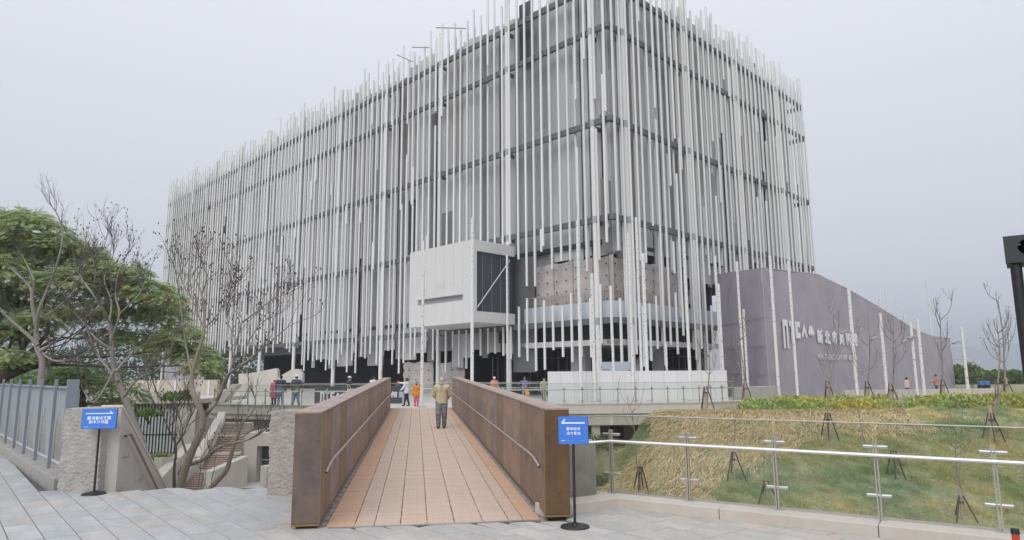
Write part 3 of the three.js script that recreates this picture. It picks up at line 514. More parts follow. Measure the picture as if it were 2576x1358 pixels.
signStand(onLevel(1446, 1326, 0), -0.05, 0.42, 0.375, 1.47, 'blue sign with a left-pointing arrow on a black stand by the bridge end', (x, W, H) => {
  x.fillStyle = BLUE; x.fillRect(0, 0, W, H); x.strokeStyle = INK; x.fillStyle = INK;
  x.lineWidth = 34; x.beginPath(); x.moveTo(W * 0.9, H * 0.235); x.lineTo(W * 0.11, H * 0.235); x.moveTo(W * 0.12, H * 0.25); x.lineTo(W * 0.225, H * 0.10); x.stroke();
  writeChars(x, '藝術街坊', W * 0.27, H * 0.38, 86, 92, 10); writeChars(x, '活力草地', W * 0.27, H * 0.545, 86, 92, 10);
  x.globalAlpha = 0.8; for (let i = 0; i < 4; i++) x.fillRect(W * (0.09 + i * 0.034), H * 0.86, 20, 20); x.globalAlpha = 0.4; for (let i = 0; i < 15; i++) if (i !== 8) x.fillRect(W * (0.225 + i * 0.022), H * 0.87, 10, 10); for (let i = 0; i < 9; i++) x.fillRect(W * (0.70 + i * 0.022), H * 0.87, 10, 10);
}, -0.05);

// ---------- rough pillars, stair wall ----------
const graniteTex = paint(512, 1, (u, v) => { const a = fb(u, v, 6, 4, 71), b = fb(u, v, 110, 2, 72); return mix([0.27, 0.255, 0.24], [0.47, 0.45, 0.425], clamp(0.6 * a + 0.9 * (b - 0.5) + 0.2)); });
M.granite = mapped(graniteTex, 0.95, { bumpMap: graniteTex, bumpScale: 0.012 });
function roughBlock(w, h, d, s) {   // bush-hammered block
  const g = new THREE.BoxGeometry(w, h, d, Math.round(w / 0.013), Math.round(h / 0.013), Math.max(4, Math.round(d / 0.02))), p = g.attributes.position, n = g.attributes.normal; g.translate(0, h / 2, 0);
  const off = (x, y, z) => 0.013 * (pn(x * 27 + z * 15 + y * 9 + 300, y * 26 - x * 10 + 300, 4096, 4096, s) - 0.5) + 0.018 * (pn(x * 51 - y * 17 + z * 29 + 300, y * 47 + x * 19 + 300, 4096, 4096, s + 1) - 0.5) + 0.02 * (pn(x * 5 + z * 5 + 300, y * 5 + 300, 4096, 4096, s + 2) - 0.5);
  for (let i = 0; i < p.count; i++) { const x = p.getX(i), y = p.getY(i), z = p.getZ(i), o = off(x, y, z), q = off(z + 7, y + 3, x); p.setXYZ(i, x + Math.sign(x) * o * Math.min(1, Math.abs(x) / (w / 2) * 1.0), y > h - 0.001 ? y + o * 0.7 : y, z + Math.sign(z) * q); }
  g.computeVertexNormals(); return metric(g);
}
{
  const a = onLevel(143, 1240, 0), b = onLevel(246, 1243, 0);
  const p = tag(obj('rough_pillar', roughBlock(a.distanceTo(b) - 0.02, 1.5, 0.55, 81), M.granite), 'broad rough-hewn concrete pillar behind the blue sign at the fence end', 'pillar'); p.position.set((a.x + b.x) / 2 - 0.05, -0.02, (a.z + b.z) / 2 - 0.42); p.rotation.y = -Math.atan2(b.z - a.z, b.x - a.x);
  const c = onLevel(684, 1245, 0), d = onLevel(752, 1247, 0);
  const q = tag(obj('rough_pillar', roughBlock(0.56, 1.46, 0.5, 85), mapped(graniteTex, 0.95, { color: 0xf4f2ee })), 'narrow rough-hewn pale pillar standing against the left bridge parapet', 'pillar'); q.position.set((c.x + d.x) / 2, -0.02, (c.z + d.z) / 2 - 0.22); q.rotation.y = -0.35;
  // wall beside the descending steps
  const boardTex = paint(512, 2.4, (u, v) => { const st = fb(u, v, 40, 3, 91, 16), b = fb(u, v, 4, 4, 92), k = fb(u, v, 16, 4, 93); const s = mix([0.42, 0.385, 0.345], [0.555, 0.525, 0.485], clamp(0.5 * st + 0.5 * b)); return mix(s, [0.36, 0.27, 0.21], clamp(2.6 * k - 1.75)); });
  const w0 = V(-7.42, 0, -12.72), w1 = V(-8.45, 0, -17.9), wall = thing('stair_wall', 'pale board-marked concrete wall with a handrail descending beside the left steps', 'wall');
  obj('wall', wallGeo([w0.x, 1.5, w0.z], [w1.x, -1.75, w1.z], [-0.9, -4.1], 0.34), mapped(boardTex, 0.9), wall);
  obj('coping', (() => { const u = V(w1.x - w0.x, -3.25, w1.z - w0.z), a2 = V(w0.x, 1.5, w0.z), b2 = V(w1.x, -1.75, w1.z); return beam(a2.add(V(0, 0.02, 0)), b2.add(V(0, 0.02, 0)), 0.36, 0.05); })(), M.concrete, wall);
  const off = V(0.27, 0, 0.06), at = (t, dy) => V(lerp(w0.x, w1.x, t), lerp(1.5, -1.75, t) + dy, lerp(w0.z, w1.z, t)).add(off);
  obj('handrail', limb([at(0.03, -0.62).setY(0.97), at(0.075, -0.5).setY(1.0), at(0.09, -0.55).setY(0.96), at(0.9, -0.55)], 0.024, 0.024, 8), std([0.33, 0.26, 0.22], 0.45, { metalness: 0.3 }), wall);
  for (const t of [0.075, 0.25, 0.42, 0.6]) { const q2 = at(t, t < 0.1 ? -0.6 : -0.57); obj('rail_bracket', [bar(q2, q2.clone().add(V(0, -0.09, 0)), 0.011), bar(q2.clone().add(V(0, -0.09, 0)), q2.clone().add(V(-0.13, -0.09, -0.03)), 0.011)], M.steelDull, wall); }
  const hs = []; for (let i = 0; i < 14; i++) { const t = rr(0.08, 0.6), y = lerp(1.5, -1.75, t) - rr(0.7, 1.5); if (y < -0.3) continue; const e = new THREE.CylinderGeometry(0.012, 0.012, 0.01, 8); e.rotateZ(Math.PI / 2); const c2 = at(t, 0); e.translate(c2.x - 0.1, y, c2.z - 0.02); hs.push(e); }
  obj('tie_hole', hs, M.hole, wall);
  const steps = []; for (let i = 0; i < 22; i++) { const z = -13.1 - i * 0.33, x = -5.9 - i * 0.066; steps.push(bx(2.75, 0.168 * (22 - i), 0.325, x, -3.9 + 0.168 * (22 - i) / 2 - 0.17, z)); }
  for (const s of steps) s;
  const st = thing('garden_steps', 'concrete steps descending from the near plaza between the two rough pillars', 'steps'); for (const s of steps) obj('step', s, M.concrete, st);
}
// ---------- metal fence on the left ----------
{
  const A = V(-8.55, 0, -13.3), B = V(-15.2, 0, -20.6), d = B.clone().sub(A).normalize(), f = thing('metal_fence', 'blue-grey metal fence with arched sheet infill on a granite kerb', 'fence', [A.x, 0, A.z], Math.atan2(d.x, d.z));
  const len = 14, post = std([0.225, 0.24, 0.28], 0.5), sheet = std([0.44, 0.455, 0.50], 0.5), barm = std([0.40, 0.43, 0.44], 0.5), K = 0.21;
  for (let i = 0; i < 9; i++) obj('kerb_stone', rbx(0.42, K + 0.2, 1.6 - 0.01, 0.02, K / 2 - 0.1, i * 1.6 + 0.45, 0.015), mapped(graniteTex, 0.9, { color: 0xf0f2f2 }), f);
  for (let i = 0; i < 9; i++) {
    const z = -0.35 + i * 1.8; obj('post', [rbx(i ? 0.06 : 0.2, 1.8, 0.055, 0.06, K + 0.9, z, 0.008)], post, f);
    const sh = new THREE.Shape(), L = 1.8; sh.moveTo(0, 1.62); sh.lineTo(L, 1.62); sh.lineTo(L, 1.18); sh.quadraticCurveTo(L - 0.38, 0.95, L - 0.5, 0.14); sh.lineTo(0.5, 0.14); sh.quadraticCurveTo(0.38, 0.95, 0, 1.18); sh.closePath();
    const g = new THREE.ExtrudeGeometry(sh, { depth: 0.012, bevelEnabled: false, curveSegments: 10 }); g.rotateY(-Math.PI / 2); g.translate(-0.05, K, z); obj('arched_sheet', metric(g), sheet, f);
    const bs = []; for (let k = 1; k < 16; k++) bs.push(bx(0.009, 1.48, 0.012, -0.015, K + 0.88, z + k * L / 16)); stuffPart('bars', bs, barm, f);
    obj('rail', [bar(V(0.0, K + 1.63, z), V(0.0, K + 1.63, z + L), 0.032, 10)], post, f); obj('rail', [bar(V(0.0, K + 0.15, z), V(0.0, K + 0.15, z + L), 0.032, 10)], barm, f);
  }
}
// ---------- glass balustrade on the right ----------
{
  const pb = [[1540, 1240], [1718, 1258], [1939, 1282], [2204, 1305], [2520, 1338]].map(([u, v]) => onLevel(u, v, 0.15)), c = pb[0].clone();
  const d = pb[4].clone().sub(pb[0]).normalize(), sp = pb[4].distanceTo(pb[0]) / 4, n = V(-d.z, 0, d.x), inn = n.z > 0 ? n : n.clone().negate();   // towards the plaza
  const f = thing('glass_balustrade', 'frameless glass balustrade with steel posts and a round handrail on a concrete kerb', 'balustrade', [c.x, 0, c.z], -Math.atan2(d.z, d.x));
  const kerbTex = mapped(concreteTex, 0.9); kerbTex.color.setRGB(1.08, 1.06, 1.04);
  const e2 = V(0.72, 0, -10.75).sub(c); // the short return to the bridge, in local axes
  const loc = (p) => { const q = p.clone(); return V(q.x * d.x + q.z * d.z, 0, q.x * inn.x + q.z * inn.z); };
  const r = loc(e2), rl = r.length(), ru = r.clone().normalize();
  for (let i = 0; i < 6; i++) obj('kerb_stone', rbx(2.0 - 0.008, 0.4, 0.42, i * 2.0 + 1.0 - 0.18, -0.05, 0.14, 0.012), kerbTex, f);
  obj('kerb_stone', (() => { const g = rbx(rl + 0.5, 0.39, 0.42, 0, 0, 0, 0.012); g.rotateY(-Math.atan2(ru.z, ru.x)); g.translate(ru.x * (rl / 2 + 0.1) + 0.1, -0.05, ru.z * (rl / 2 + 0.1) + 0.14); return g; })(), kerbTex, f);
  const postAt = (x, z, a) => {
    const p = new THREE.Group(); const g = [bx(0.016, 1.0, 0.05, -0.018, 0.5, 0), bx(0.016, 1.0, 0.05, 0.018, 0.5, 0), bx(0.12, 0.012, 0.1, 0, 0.006, 0)].map((q) => { q.rotateY(a); q.translate(x, 0.15, z); return q; });
    obj('post', g, M.steelDull, f);
    for (const y of [0.92, 0.30]) { const q = rbx(0.3, 0.045, 0.05, 0, 0.15 + y, -0.02, 0.015); q.rotateY(a); q.translate(x, 0, z); obj('glass_clamp', q, M.steel, f); }
  };
  for (let i = 0; i < 6; i++) postAt(i * sp, 0, 0);
  for (let i = 0; i < 6; i++) { const g = bx(sp - 0.05, 1.19, 0.012, (i + 0.5) * sp, 0.15 + 0.03 + 0.595, -0.05); obj('glass_pane', g, M.glassDirty, f); }
  { const g = bx(rl - 0.06, 1.19, 0.012, 0, 0, 0); g.rotateY(-Math.atan2(ru.z, ru.x)); g.translate(ru.x * rl / 2, 0.775, ru.z * rl / 2 - 0.05); obj('glass_pane', g, M.glassDirty, f); }
  obj('top_edge', [bar(V(-0.02, 1.372, -0.05), V(6 * sp, 1.372, -0.05), 0.009, 8), bar(V(-0.02, 1.372, -0.05), V(ru.x * rl, 1.372, ru.z * rl - 0.05), 0.009, 8)], M.steelDull, f);
  obj('handrail', limb([V(ru.x * rl, 0.97, ru.z * rl + 0.07), V(0.03, 0.97, 0.075), V(6 * sp, 0.97, 0.075)], 0.025, 0.025, 10), std([0.72, 0.71, 0.69], 0.35, { metalness: 0.55 }), f);
  obj('base_channel', [bx(6 * sp, 0.03, 0.035, 3 * sp, 0.165, -0.05)], M.steelDull, f);
}
tag(obj('abutment', [bx(0.78, 4.6, 0.7, 1.12, -1.5, -13.1)], M.granite), 'plain grey concrete abutment block seen through the glass behind the right sign', 'abutment');
{
  const p = onLevel(2553, 1420, 0), t = thing('barrier_post', 'red-orange barrier post with a black cap in the bottom right corner', 'post', [6.15 * 0.82, 0, -8.68 * 0.82]);
  obj('post', cyl(0.035, 0.035, 0.44, 0, 0.0, 0, 16), std([0.55, 0.06, 0.025], 0.5), t); obj('cap', cyl(0.041, 0.036, 0.05, 0, 0.43, 0, 16), M.black, t); obj('foot', cyl(0.15, 0.13, 0.04, 0, 0, 0, 20), M.black, t);
}

// ---------- hoarding ----------
{
  const C = onLevel(1937, 1004, 0.3), R = onLevel(2402, 973, 0.3), topAt = (u, v, p) => { const q = atDepth(u, v, -p.z); return q.y; };
  const hC = topAt(1919, 674, C), Lp = V(16.72, 0.3, -55.0), hL = topAt(1803, 690, V(0, 0, -55));
  const P = V(lerp(C.x, R.x, 0.245), 0, lerp(C.z, R.z, 0.245));
  const clothTex = paint(512, 5, (u, v) => { const a = fb(u, v, 3, 5, 101), b = fb(u, v, 90, 2, 102), s = fb(u, v, 24, 3, 103, 8); return mix([0.33, 0.295, 0.355], [0.455, 0.42, 0.475], clamp(0.8 * a + 0.5 * s - 0.15 + 0.25 * (b - 0.5))); });
  const cloth = mapped(clothTex, 0.85, { side: THREE.DoubleSide });
  const t = thing('site_hoarding', 'mauve fabric hoarding with the white museum logo wrapping scaffolding right of the building', 'hoarding');
  const d = R.clone().sub(C), len = Math.hypot(d.x, d.z), ux = d.x / len, uz = d.z / len, out = V(uz, 0, -ux); if (out.z < 0) out.negate();
  // top edge of the long face: level, then falling to the right
  const prof = [[1919, 674, 0], [2056, 690, 0.225], [2130, 726, 0.375], [2208, 771, 0.56], [2300, 829, 0.80], [2345, 846, 0.9], [2390, 851, 1]];
  const topOf = (f) => { for (let i = 1; i < PR.length; i++) if (f <= PR[i][0]) return lerp(PR[i - 1][1], PR[i][1], (f - PR[i - 1][0]) / (PR[i][0] - PR[i - 1][0])); return PR[PR.length - 1][1]; };
  const PR = prof.map(([u, v]) => { // where that sight line meets the face
    const s = sight(u, v), o = V(0, EYE, 0), k = C.clone().sub(o).dot(out) / s.dot(out), q = o.addScaledVector(s, k); return [((q.x - C.x) * ux + (q.z - C.z) * uz) / len, q.y]; });
  PR[0][0] = 0; PR[PR.length - 1][0] = 1;
  const sheet = (fx, fz, w, top, n, m, seedv) => {
    const pos = [], uv = [], idx = [];
    for (let j = 0; j <= m; j++) for (let i = 0; i <= n; i++) {
      const f = i / n, y = lerp(0.25, top(f), j / m), s = f * w, wr = 0.05 * (pn(s * 0.35 + 9, y * 0.35 + 9, 512, 512, seedv) - 0.5) + 0.10 * Math.abs(Math.sin(s * Math.PI / 2.4)) * 0.35 + 0.05 * (pn(s * 1.7 + y * 1.2 + 40, y * 0.9 + 40, 512, 512, seedv + 1) - 0.5) * (1 + 1.5 * Math.exp(-s / 3));
      const q = fx(s, wr); pos.push(q[0], y, q[1]); uv.push(s, y); if (i && j) { const a = (j - 1) * (n + 1) + i - 1; idx.push(a, a + 1, a + n + 1, a + 1, a + n + 2, a + n + 1); }
    }
    const g = new THREE.BufferGeometry(); g.setAttribute('position', new THREE.Float32BufferAttribute(pos, 3)); g.setAttribute('uv', new THREE.Float32BufferAttribute(uv, 2)); g.setIndex(idx); g.computeVertexNormals(); return g;
  };
  obj('fabric', sheet((s, o) => [C.x + ux * s + out.x * o, C.z + uz * s + out.z * o], 0, len, topOf, 160, 40, 111), cloth, t);
  const dl = V(Lp.x - C.x, 0, Lp.z - C.z), ll = dl.length(), lx = dl.x / ll, lz = dl.z / ll, lo = V(-lz, 0, lx); if (lo.z < 0) lo.negate();
  function mk(fx, w, top, n, m, sv) { return sheet(fx, 0, w, top, n, m, sv); }
  t.children[0].geometry = mk((s, o) => [C.x + ux * s + out.x * o, C.z + uz * s + out.z * o], len, topOf, 160, 40, 111);
  obj('fabric', mk((s, o) => [C.x + lx * s + lo.x * o, C.z + lz * s + lo.z * o], ll, (f) => lerp(PR[0][1], hL, f), 50, 40, 121), cloth, t);
  obj('fabric_seam', [1.9, 3.8, 5.7].map((y) => { const a = C.clone().addScaledVector(lo, 0.09).setY(y), b = V(Lp.x, y + 0.1, Lp.z).addScaledVector(lo, 0.09); return beam(a, b, 0.02, 0.03); }), std([0.33, 0.30, 0.33], 0.8), t);
  const edge = []; for (let i = 0; i < 24; i++) { const a = i / 24, b = (i + 1) / 24; edge.push(bar(V(C.x + ux * len * a, topOf(a), C.z + uz * len * a), V(C.x + ux * len * b, topOf(b), C.z + uz * len * b), 0.04, 5)); } edge.push(bar(V(C.x, 0.3, C.z), V(C.x, PR[0][1], C.z), 0.04, 5)); obj('edge_pipe', edge, std([0.40, 0.36, 0.40], 0.7), t);
  // scaffold and net along the falling edge
  const sc = []; for (let i = 0; i <= 26; i++) { const f = lerp(0.2, 1, i / 26), x = C.x + ux * len * f - out.x * 0.6, z = C.z + uz * len * f - out.z * 0.6; sc.push(bar(V(x, 0.3, z), V(x, topOf(f) - 0.1, z), 0.03, 5)); }
  obj('scaffold', sc, M.scaffold, t);
  // logo printed on a strip of the same fabric
  const logo = canvasTex2(2048, 620, (x, W, H) => {
    x.clearRect(0, 0, W, H); x.fillStyle = '#ffffff'; x.strokeStyle = '#ffffff';
    drawLogo(x, 10, 30, 1);
    writeChars(x, '新北市美術館', 830, 90, 165, 205, 27, 0.95);
    x.font = 'bold 74px monospace'; x.textBaseline = 'top'; x.save(); x.translate(832, 350); x.scale(0.98, 1); x.fillText('NEW TAIPEI CITY ART MUSEUM', 0, 0); x.restore();
  });
  const lm = new THREE.MeshStandardMaterial({ map: logo, alphaMap: null, transparent: true, roughness: 0.8, alphaTest: 0.35 }); lm.color.setRGB(0.82, 0.82, 0.84);
  const fOf = (u, v) => { const s = sight(u, v), o = V(0, EYE, 0), k = C.clone().sub(o).dot(out) / s.dot(out), q = o.addScaledVector(s, k); return [(q.x - C.x) * ux + (q.z - C.z) * uz, q.y]; };
  const [s0, y0] = fOf(1961, 803), [s1] = fOf(2152, 830), [, y2] = fOf(1963, 839), [sx, yx] = fOf(2147, 849);
  const wl = s1 - s0, hl = wl * 620 / 2048 , lg = new THREE.PlaneGeometry(wl, hl), mtx = new THREE.Matrix4().makeBasis(V(ux, 0, uz), V(0, 1, 0), out);
  lg.applyMatrix4(mtx); const c = V(C.x + ux * (s0 + wl / 2), y0 - hl / 2 + hl * 0.05, C.z + uz * (s0 + wl / 2)).addScaledVector(out, 0.14); lg.translate(c.x, c.y, c.z); obj('printed_logo', lg, lm, t);
  // second piece of hoarding under the far left end of the tubes
  const a = mLocal(-0.9, 0, -70), b = mLocal(-0.9, 0, -86), h2 = tag(obj('site_hoarding', wallGeo([a.x, 5.2, a.z], [b.x, 5.6, b.z], 0.3, 0.15), cloth), 'mauve hoarding panel under the far left end of the tube facade behind the trees', 'hoarding');
}
function drawLogo(x, ox, oy, k) {
  const p = (pts) => { x.beginPath(); pts.forEach(([a, b], i) => i ? x.lineTo(ox + a * k, oy + b * k) : x.moveTo(ox + a * k, oy + b * k)); x.closePath(); x.fill(); };
  p([[0, 0], [120, 0], [120, 290], [80, 290], [80, 66], [42, 66], [42, 290], [0, 290]]);                       // tall n
  p([[150, 6], [262, 6], [262, 62], [226, 62], [226, 232], [186, 232], [186, 62], [150, 62]]);                 // T
  p([[292, 6], [410, 6], [410, 66], [346, 66], [346, 122], [410, 122], [410, 182], [292, 182]]);               // C
  p([[430, 150], [505, 20], [582, 150], [548, 176], [505, 108], [464, 176]]);                                  // A without bar
  p([[600, 110], [655, 26], [678, 50], [702, 26], [758, 112], [728, 146], [704, 118], [692, 142], [668, 142], [654, 118], [628, 146]]);   // m
}
// ---------- white wall, low walls ----------
{
  const a = onLevel(1378, 1011, FP), b = onLevel(1831, 1006, FP), d = b.clone().sub(a), L = d.length(), t = thing('site_wall', 'white panelled site wall at the foot of the open building corner', 'wall', [a.x, FP, a.z], -Math.atan2(d.z, d.x));
  const n = 14, wm = [0.66, 0.64, 0.68].map((k) => std([k, k, k * 1.02], 0.5)), wb = mapped(concreteTex, 0.9);
  for (let i = 0; i < n; i++) obj('wall_panel', [bx(L / n - 0.012, 1.83, 0.06, (i + 0.5) * L / n, 0.915, rr(-0.004, 0.004))], pick(wm), t);
  obj('post', Array.from({ length: 7 }, (_, i) => bx(0.05, 1.75, 0.05, (i * 2 + 1) * L / n, 0.875, -0.08)), M.collar, t);
  const lw = onLevel(2122, 1001, 0.3), lw2 = onLevel(2506, 995, 0.3), g = thing('low_wall', 'long low pale concrete wall behind the hedge on the right', 'wall');
  const m = 11; for (let i = 0; i < m; i++) { const p = lw.clone().lerp(lw2, (i + 0.01) / m), q = lw.clone().lerp(lw2, (i + 0.99) / m); obj('wall_panel', wallGeo([p.x, 0.82, p.z], [q.x, 0.82, q.z], 0.2, 0.3), M.concrete, g); }
  const s0 = onLevel(1862, 1006, FP), s1 = onLevel(1937, 1004, FP); const sb = tag(obj('concrete_block', wallGeo([s0.x, 1.15, s0.z], [s1.x, 1.2, s1.z], 0.2, 1.2), M.granite), 'stubby pale concrete block at the corner of the mauve hoarding', 'block');
}
// ---------- free-standing perforated poles ----------
{
  const N = ['first', 'second', 'third', 'fourth', 'fifth', 'sixth', 'seventh', 'eighth', 'ninth', 'tenth', 'eleventh'];
  // foot, head, radius, level of foot or depth, label, lamp
  const front = [[1060, 1024, 1062, 680, 0.095], [1187, 1009, 1193, 548, 0.125], [1277, 999, 1271, 640, 0.10]];
  const lab1 = ['white perforated pole before the slot of the projecting room, beside the orange jacket', 'thick white perforated pole rising at the outer edge of the projecting room', 'white perforated pole before the window of the projecting room'];
  const wallP = [[1462, 1012, 1452, 554, 0.115], [1496, 1010, 1489, 688, 0.125], [1512.5, 1009, 1509, 837, 0.09], [1545, 1009, 1540, 844, 0.09], [1594, 1009, 1577.5, 585, 0.095], [1616, 1008, 1611, 547, 0.10], [1630, 1008, 1623, 637, 0.135], [1680, 1007, 1676, 861, 0.085], [1738, 1007, 1725, 600, 0.115]];
  const hoardP = [[1817, 1002, 1798, 643, 0.10], [1822, 1004, 1807, 714, 0.11], [1873, 1003, 1851, 658, 0.10], [1883, 1003, 1870, 778, 0.10], [1960, 1007, 1938, 643, 0.11], [2007, 1007, 1985, 656, 0.10], [2157, 1004, 2129, 726, 0.125], [2232, 1001, 2216, 788, 0.125], [2308, 1000, 2291, 812, 0.11], [2326, 1000, 2308, 802, 0.12], [2436, 996, 2418, 822, 0.12]];
  const lab3 = ['white pole on the left edge of the mauve hoarding, tallest beside its twin', 'shorter white pole leaning close to the left edge of the mauve hoarding', 'tall white pole before the narrow left face of the mauve hoarding', 'short white pole behind the concrete block before the hoarding', 'tall white pole just right of the hoarding corner, left of the logo', 'tall white pole crossing the letters of the hoarding logo', 'thick white pole with floodlight covering the end of the hoarding lettering', 'white pole with floodlight rising above the falling edge of the hoarding', 'white pole with floodlight, left of the pair near the low end of the hoarding', 'white pole with floodlight, right of the pair near the low end of the hoarding', 'white floodlight pole standing alone right of the hoarding against the sky'];
  const back = [[2210.5, 749, 88, 0.12], [2225.5, 727, 96, 0.12], [2252.5, 753, 92, 0.12], [2273, 790, 110, 0.12], [2329, 704, 95, 0.13]];
  const lab4 = ['thin white pole top just left of the tallest ones above the hoarding slope', 'tall white pole top showing above the middle of the hoarding slope', 'white pole top showing above the hoarding slope, right of the tall one', 'shortest white pole tip peeping over the hoarding slope', 'very tall far white pole showing above the low end of the hoarding'];
  const make = (x, z, y0, y1, rad, label, group, lamp) => { const r = rad * 0.88;
    const t = thing('steel_pole', label, 'pole', [x, y0, z], 0, group), h = y1 - y0;
    const p = obj('pole', [cyl(r, r, h, 0, 0, 0, 16)], M.pole, t), holes = [], dx = -x, dz = -z, fa = Math.atan2(dx, dz);
    for (let k = 0; k < Math.min(8, h * 1.1); k++) { const y = h - 0.3 - k * 0.5 - rr(0, 0.3), a = fa + rr(-0.75, 0.75), e = new THREE.CylinderGeometry(0.026, 0.026, 0.03, 8); e.rotateX(Math.PI / 2); e.translate(0, 0, r - 0.008); e.rotateY(a); e.translate(0, y, 0); if (y > 0.4) holes.push(e); }
    for (let k = 0; k < 4; k++) { const y = rr(0.6, h * 0.55), e = new THREE.CylinderGeometry(0.03, 0.03, 0.03, 8); e.rotateX(Math.PI / 2); e.translate(0, 0, r - 0.008); e.rotateY(fa + rr(-0.9, 0.9)); e.translate(0, y, 0); holes.push(e); }
    stuffPart('holes', holes, M.hole, p); obj('base_plate', [cyl(r + 0.12, r + 0.12, 0.03, 0, 0, 0, 16)], M.collar, t);
    if (lamp) { const fl = obj('floodlight', [rbx(0.42, 0.1, 0.3, 0, 0, 0, 0.03), rbx(0.36, 0.06, 0.24, 0, -0.07, 0, 0.02)], M.collar, t); fl.position.set(-0.62, lamp, 0.1); fl.rotation.z = 0.45; const ar = obj('lamp_arm', [bar(V(-0.5, lamp, 0.08), V(0, lamp + 0.02, 0), 0.03), bar(V(-0.3, lamp - 0.06, 0), V(0, lamp - 0.1, 0), 0.02)], M.collar, t); }
    return t;
  };
  const ray = (f, lev) => { const p = onLevel(f[0], f[1], lev), q = atDepth(f[2], f[3], -p.z); return [p.x, p.z, lev, q.y, f[4]]; };
  front.forEach((f, i) => make(...ray(f, FP), lab1[i]));
  wallP.forEach((f, i) => make(...ray(f, FP), `${N[i]} perforated white pole from the left among those before the white site wall`));
  const lamps = { 6: 3.4, 7: 3.35, 8: 3.0, 9: 3.3, 10: 3.1 };
  hoardP.forEach((f, i) => { const [x, z, l, y1, r] = ray(f, 0.3); make(x, z, l, y1, r, lab3[i], null, lamps[i] ? clampLamp(i, z) : 0); });
  function clampLamp(i, z) { return [0, 0, 0, 0, 0, 0, 833, 848, 858, 848, 861][i] ? atDepth(2300, [0, 0, 0, 0, 0, 0, 833, 850, 858, 848, 861][i], -z).y - 0.3 : 0; }
  back.forEach((b, i) => { const q = atDepth(b[0], b[1], b[2]); make(q.x, q.z, 0.27, q.y, b[3], lab4[i]); });
}
// ---------- glass railings of the far plaza ----------
function plazaRail(label, pts, y0, post, opt = {}) {
  const t = thing('plaza_railing', label, 'railing');
  for (let i = 1; i < pts.length; i++) {
    const a = V(pts[i - 1][0], y0, pts[i - 1][1]), b = V(pts[i][0], y0, pts[i][1]), L = a.distanceTo(b), n = Math.max(1, Math.round(L / post)), d = b.clone().sub(a).normalize(), o = V(-d.z, 0, d.x).multiplyScalar(0.06);
    for (let k = 0; k <= n; k++) { if (k === n && i < pts.length - 1) continue; const p = a.clone().lerp(b, k / n); obj('post', [bx(0.055, 1.02, 0.055, p.x, y0 + 0.51, p.z)], M.steelDull, t); obj('clamp', [0.9, 0.28].map((y) => bx(0.16, 0.04, 0.08, p.x, y0 + y, p.z)), M.steel, t); }
    for (let k = 0; k < n; k++) { const p = a.clone().lerp(b, (k + 0.03) / n).add(o), q = a.clone().lerp(b, (k + 0.97) / n).add(o); obj('glass_pane', wallGeo([p.x, y0 + 1.2, p.z], [q.x, y0 + 1.2, q.z], y0 + 0.05, 0.014), M.glass, t); }
    const u = V(0, 0.86, 0).sub(o), w = V(0, 1.2, 0).add(o); obj('handrail', [bar(a.clone().add(u), b.clone().add(u), 0.03, 8)], std([0.70, 0.69, 0.67], 0.35, { metalness: 0.4 }), t); obj('top_edge', [bar(a.clone().add(w), b.clone().add(w), 0.014, 6)], M.steelDull, t);
  }
  return t;
}
plazaRail('glass railing along the far plaza edge left of the bridge behind the three onlookers', [[-16.9, -38.85], [-11.15, -36.2], [-6.9, -35.3]], FP + 0.0, 1.25);
plazaRail('glass railing along the far plaza edge right of the bridge before the white wall', [[-2.7, -35.7], [2.7, -36.1], [6.5, -36.25], [10.0, -36.8], [12.3, -38.3]], FP, 1.0);
plazaRail('inner glass railing on the far plaza straight beyond the bridge end', [[-13.4, -41.6], [-7.6, -40.6], [-2.3, -41.2], [2.0, -41.6]], FP, 1.7);
{
  // dark banner on the inner railing
  const a = onLevel(791, 1015, FP), b = onLevel(1012, 1012, FP); a.z = -41.0; b.z = -40.5; a.x = atDepth(791, 1000, 41).x; b.x = atDepth(1012, 1000, 40.5).x;
  const d = b.clone().sub(a), L = d.length(), t = thing('dark_banner', 'dark grey banner with white museum lettering on the railing beyond the left parapet', 'banner', [a.x, FP + 0.02, a.z], -Math.atan2(d.z, d.x));
  obj('cloth', bx(L, 1.02, 0.03, L / 2, 0.52, 0), std([0.075, 0.07, 0.075], 0.8), t);
  const tx = canvasTex2(2048, 400, (x, W, H) => { x.fillStyle = '#4b484c'; x.fillRect(0, 0, W, H); x.fillStyle = '#dcdce2'; x.strokeStyle = '#dcdce2'; drawLogo(x, 130, 120, 0.82); writeChars(x, '新北市美術館', 880, 120, 150, 180, 17); x.font = '46px sans-serif'; x.fillText('NEW TAIPEI CITY ART MUSEUM', 884, 345); });
  const g = new THREE.PlaneGeometry(L - 0.02, 1.0); g.translate(L / 2, 0.52, 0.019); obj('printed_face', g, new THREE.MeshStandardMaterial({ map: tx, roughness: 0.8 }), t);
}
